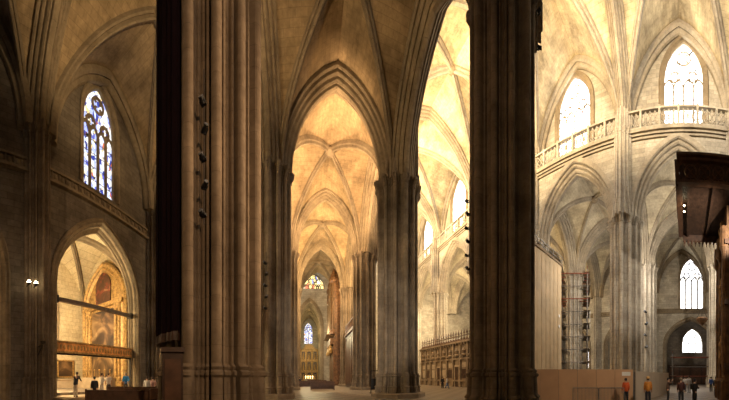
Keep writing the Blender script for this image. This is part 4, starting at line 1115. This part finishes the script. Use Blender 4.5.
# floodlights on the far sides of the aisle pillars, at the capitals
spotl((-4.4, 8.9, 18.2), (-11, 11.5, 27), 2600, 120, (1, .72, .4))
spotl((X2-.3, YS[3]+2.3, 18.0), (2.0, 27.0, 25.5), 9500, 125, (1, .66, .36)); spotl((X1+.6, YS[3]+2.3, 18.0), (3.0, 27.0, 25.5), 9500, 125, (1, .66, .36))
lamp(X2-.3, YS[4]+2.3, 18.2, 8000); lamp(X1+.4, YS[4]+2.3, 18.2, 8000)
spotl((-2.0, 9.0, 18.0), (2.6, 13.5, 26), 1500, 120, (1, .68, .36))
lamp(X2-.3, YS[5]+2.3, 17, 3000, (1, .75, .45)); lamp(-2.0, 46.2, 12, 4000, (1, .86, .62))  # second lamp is unseen, added to brighten the far wall
lamp(-2.0, YE+3, 12, 3500, (1, .85, .5)); lamp(2.9, YE+12, 12, 2500, (1, .84, .45)); lamp(-2, ye-5, 9, 300, (1, .72, .35))  # unseen lamps added to brighten the east bays
# nave floodlights on the unseen near cornice, also standing in for window daylight
for y, W_ in ((YS[1]+2, 5000), (YS[2], 7500), (YS[3], 10000), (YS[4], 12000), (YS[5], 11000)): spotl((X2+1.7, y+1.5, 29.8), (X2+13.5, y+1.5, 38.5), W_*2.1, 125, (1, .90, .74) if y < 0 else (1, .72, .36), .3, .5)
# unseen lamps added behind the far nave pillars to brighten the outer aisles
lamp(31.6, 7.95, 17, 3800, (1, .92, .82)); lamp(29.6, -6.9, 17, 5000, (1, .92, .8)); lamp(28.6, 46.4, 15, 9000, (1, .8, .5)); lamp(29.0, 33.6, 15, 8000, (1, .8, .5))
# added spots: unseen ones behind the visitor, others by the near pillars' fixtures
spotl((7.0, -4.5, 9.0), (-2.6, 6.0, 7.0), 3000, 70, (1, .62, .34))
spotl((6.0, 7.9, 8.5), (-2.9, 6.3, 7.5), 3600, 70, (1, .66, .38), .04)
spotl((-1.2, 8.0, 9.5), (7.3, 19.0, 9.0), 1500, 60, (1, .80, .58), .04)
spotl((1.0, -5.0, 10.0), (3.2, 19.0, 6.0), 9500, 31, (1, .93, .84))  # added unseen, like daylight from a west door, to lift the central pillars
spotl((9.4, -4.0, 9.0), (17.0, 9.0, 1.0), 2000, 75, (1, .85, .66))  # added out of view to brighten the board fence
spotl((9.4, -4.2, 9.5), (27.0, 7.0, 13.0), 6500, 44, (1, .9, .78))  # added out of view to brighten the pale balustrade pillar

# world: faint light of the rest of the church
w = bpy.data.worlds.new('church_gloom'); SC.world = w; w.use_nodes = True
bg = w.node_tree.nodes['Background']; bg.inputs[0].default_value = (1.0, .74, .48, 1); bg.inputs[1].default_value = .05

# ------------------------------------------------------------------ camera: central cylindrical panorama
cam = bpy.data.cameras.new('camera'); co = bpy.data.objects.new('camera', cam); C.objects.link(co)
co.location = (0, 0, 1.67)
cam.type = 'PANO'; cam.panorama_type = 'CENTRAL_CYLINDRICAL'
F = 240.0
cam.central_cylindrical_range_u_min = -308/F; cam.central_cylindrical_range_u_max = (729-308)/F
cam.central_cylindrical_range_v_min = -(400-377)/F; cam.central_cylindrical_range_v_max = 377/F
cam.central_cylindrical_radius = 1.0
cam.clip_start = .05; cam.clip_end = 500
co.rotation_euler = (radians(90), 0, 0)
SC.camera = co
vs = SC.view_settings; vs.view_transform = 'Standard'; vs.look = 'None'; vs.exposure = 0.0; vs.gamma = 1; vs.use_curve_mapping = False
SC.cycles.max_bounces = 8; SC.cycles.diffuse_bounces = 6; SC.cycles.use_denoising = True
SC.cycles.sample_clamp_indirect = 8
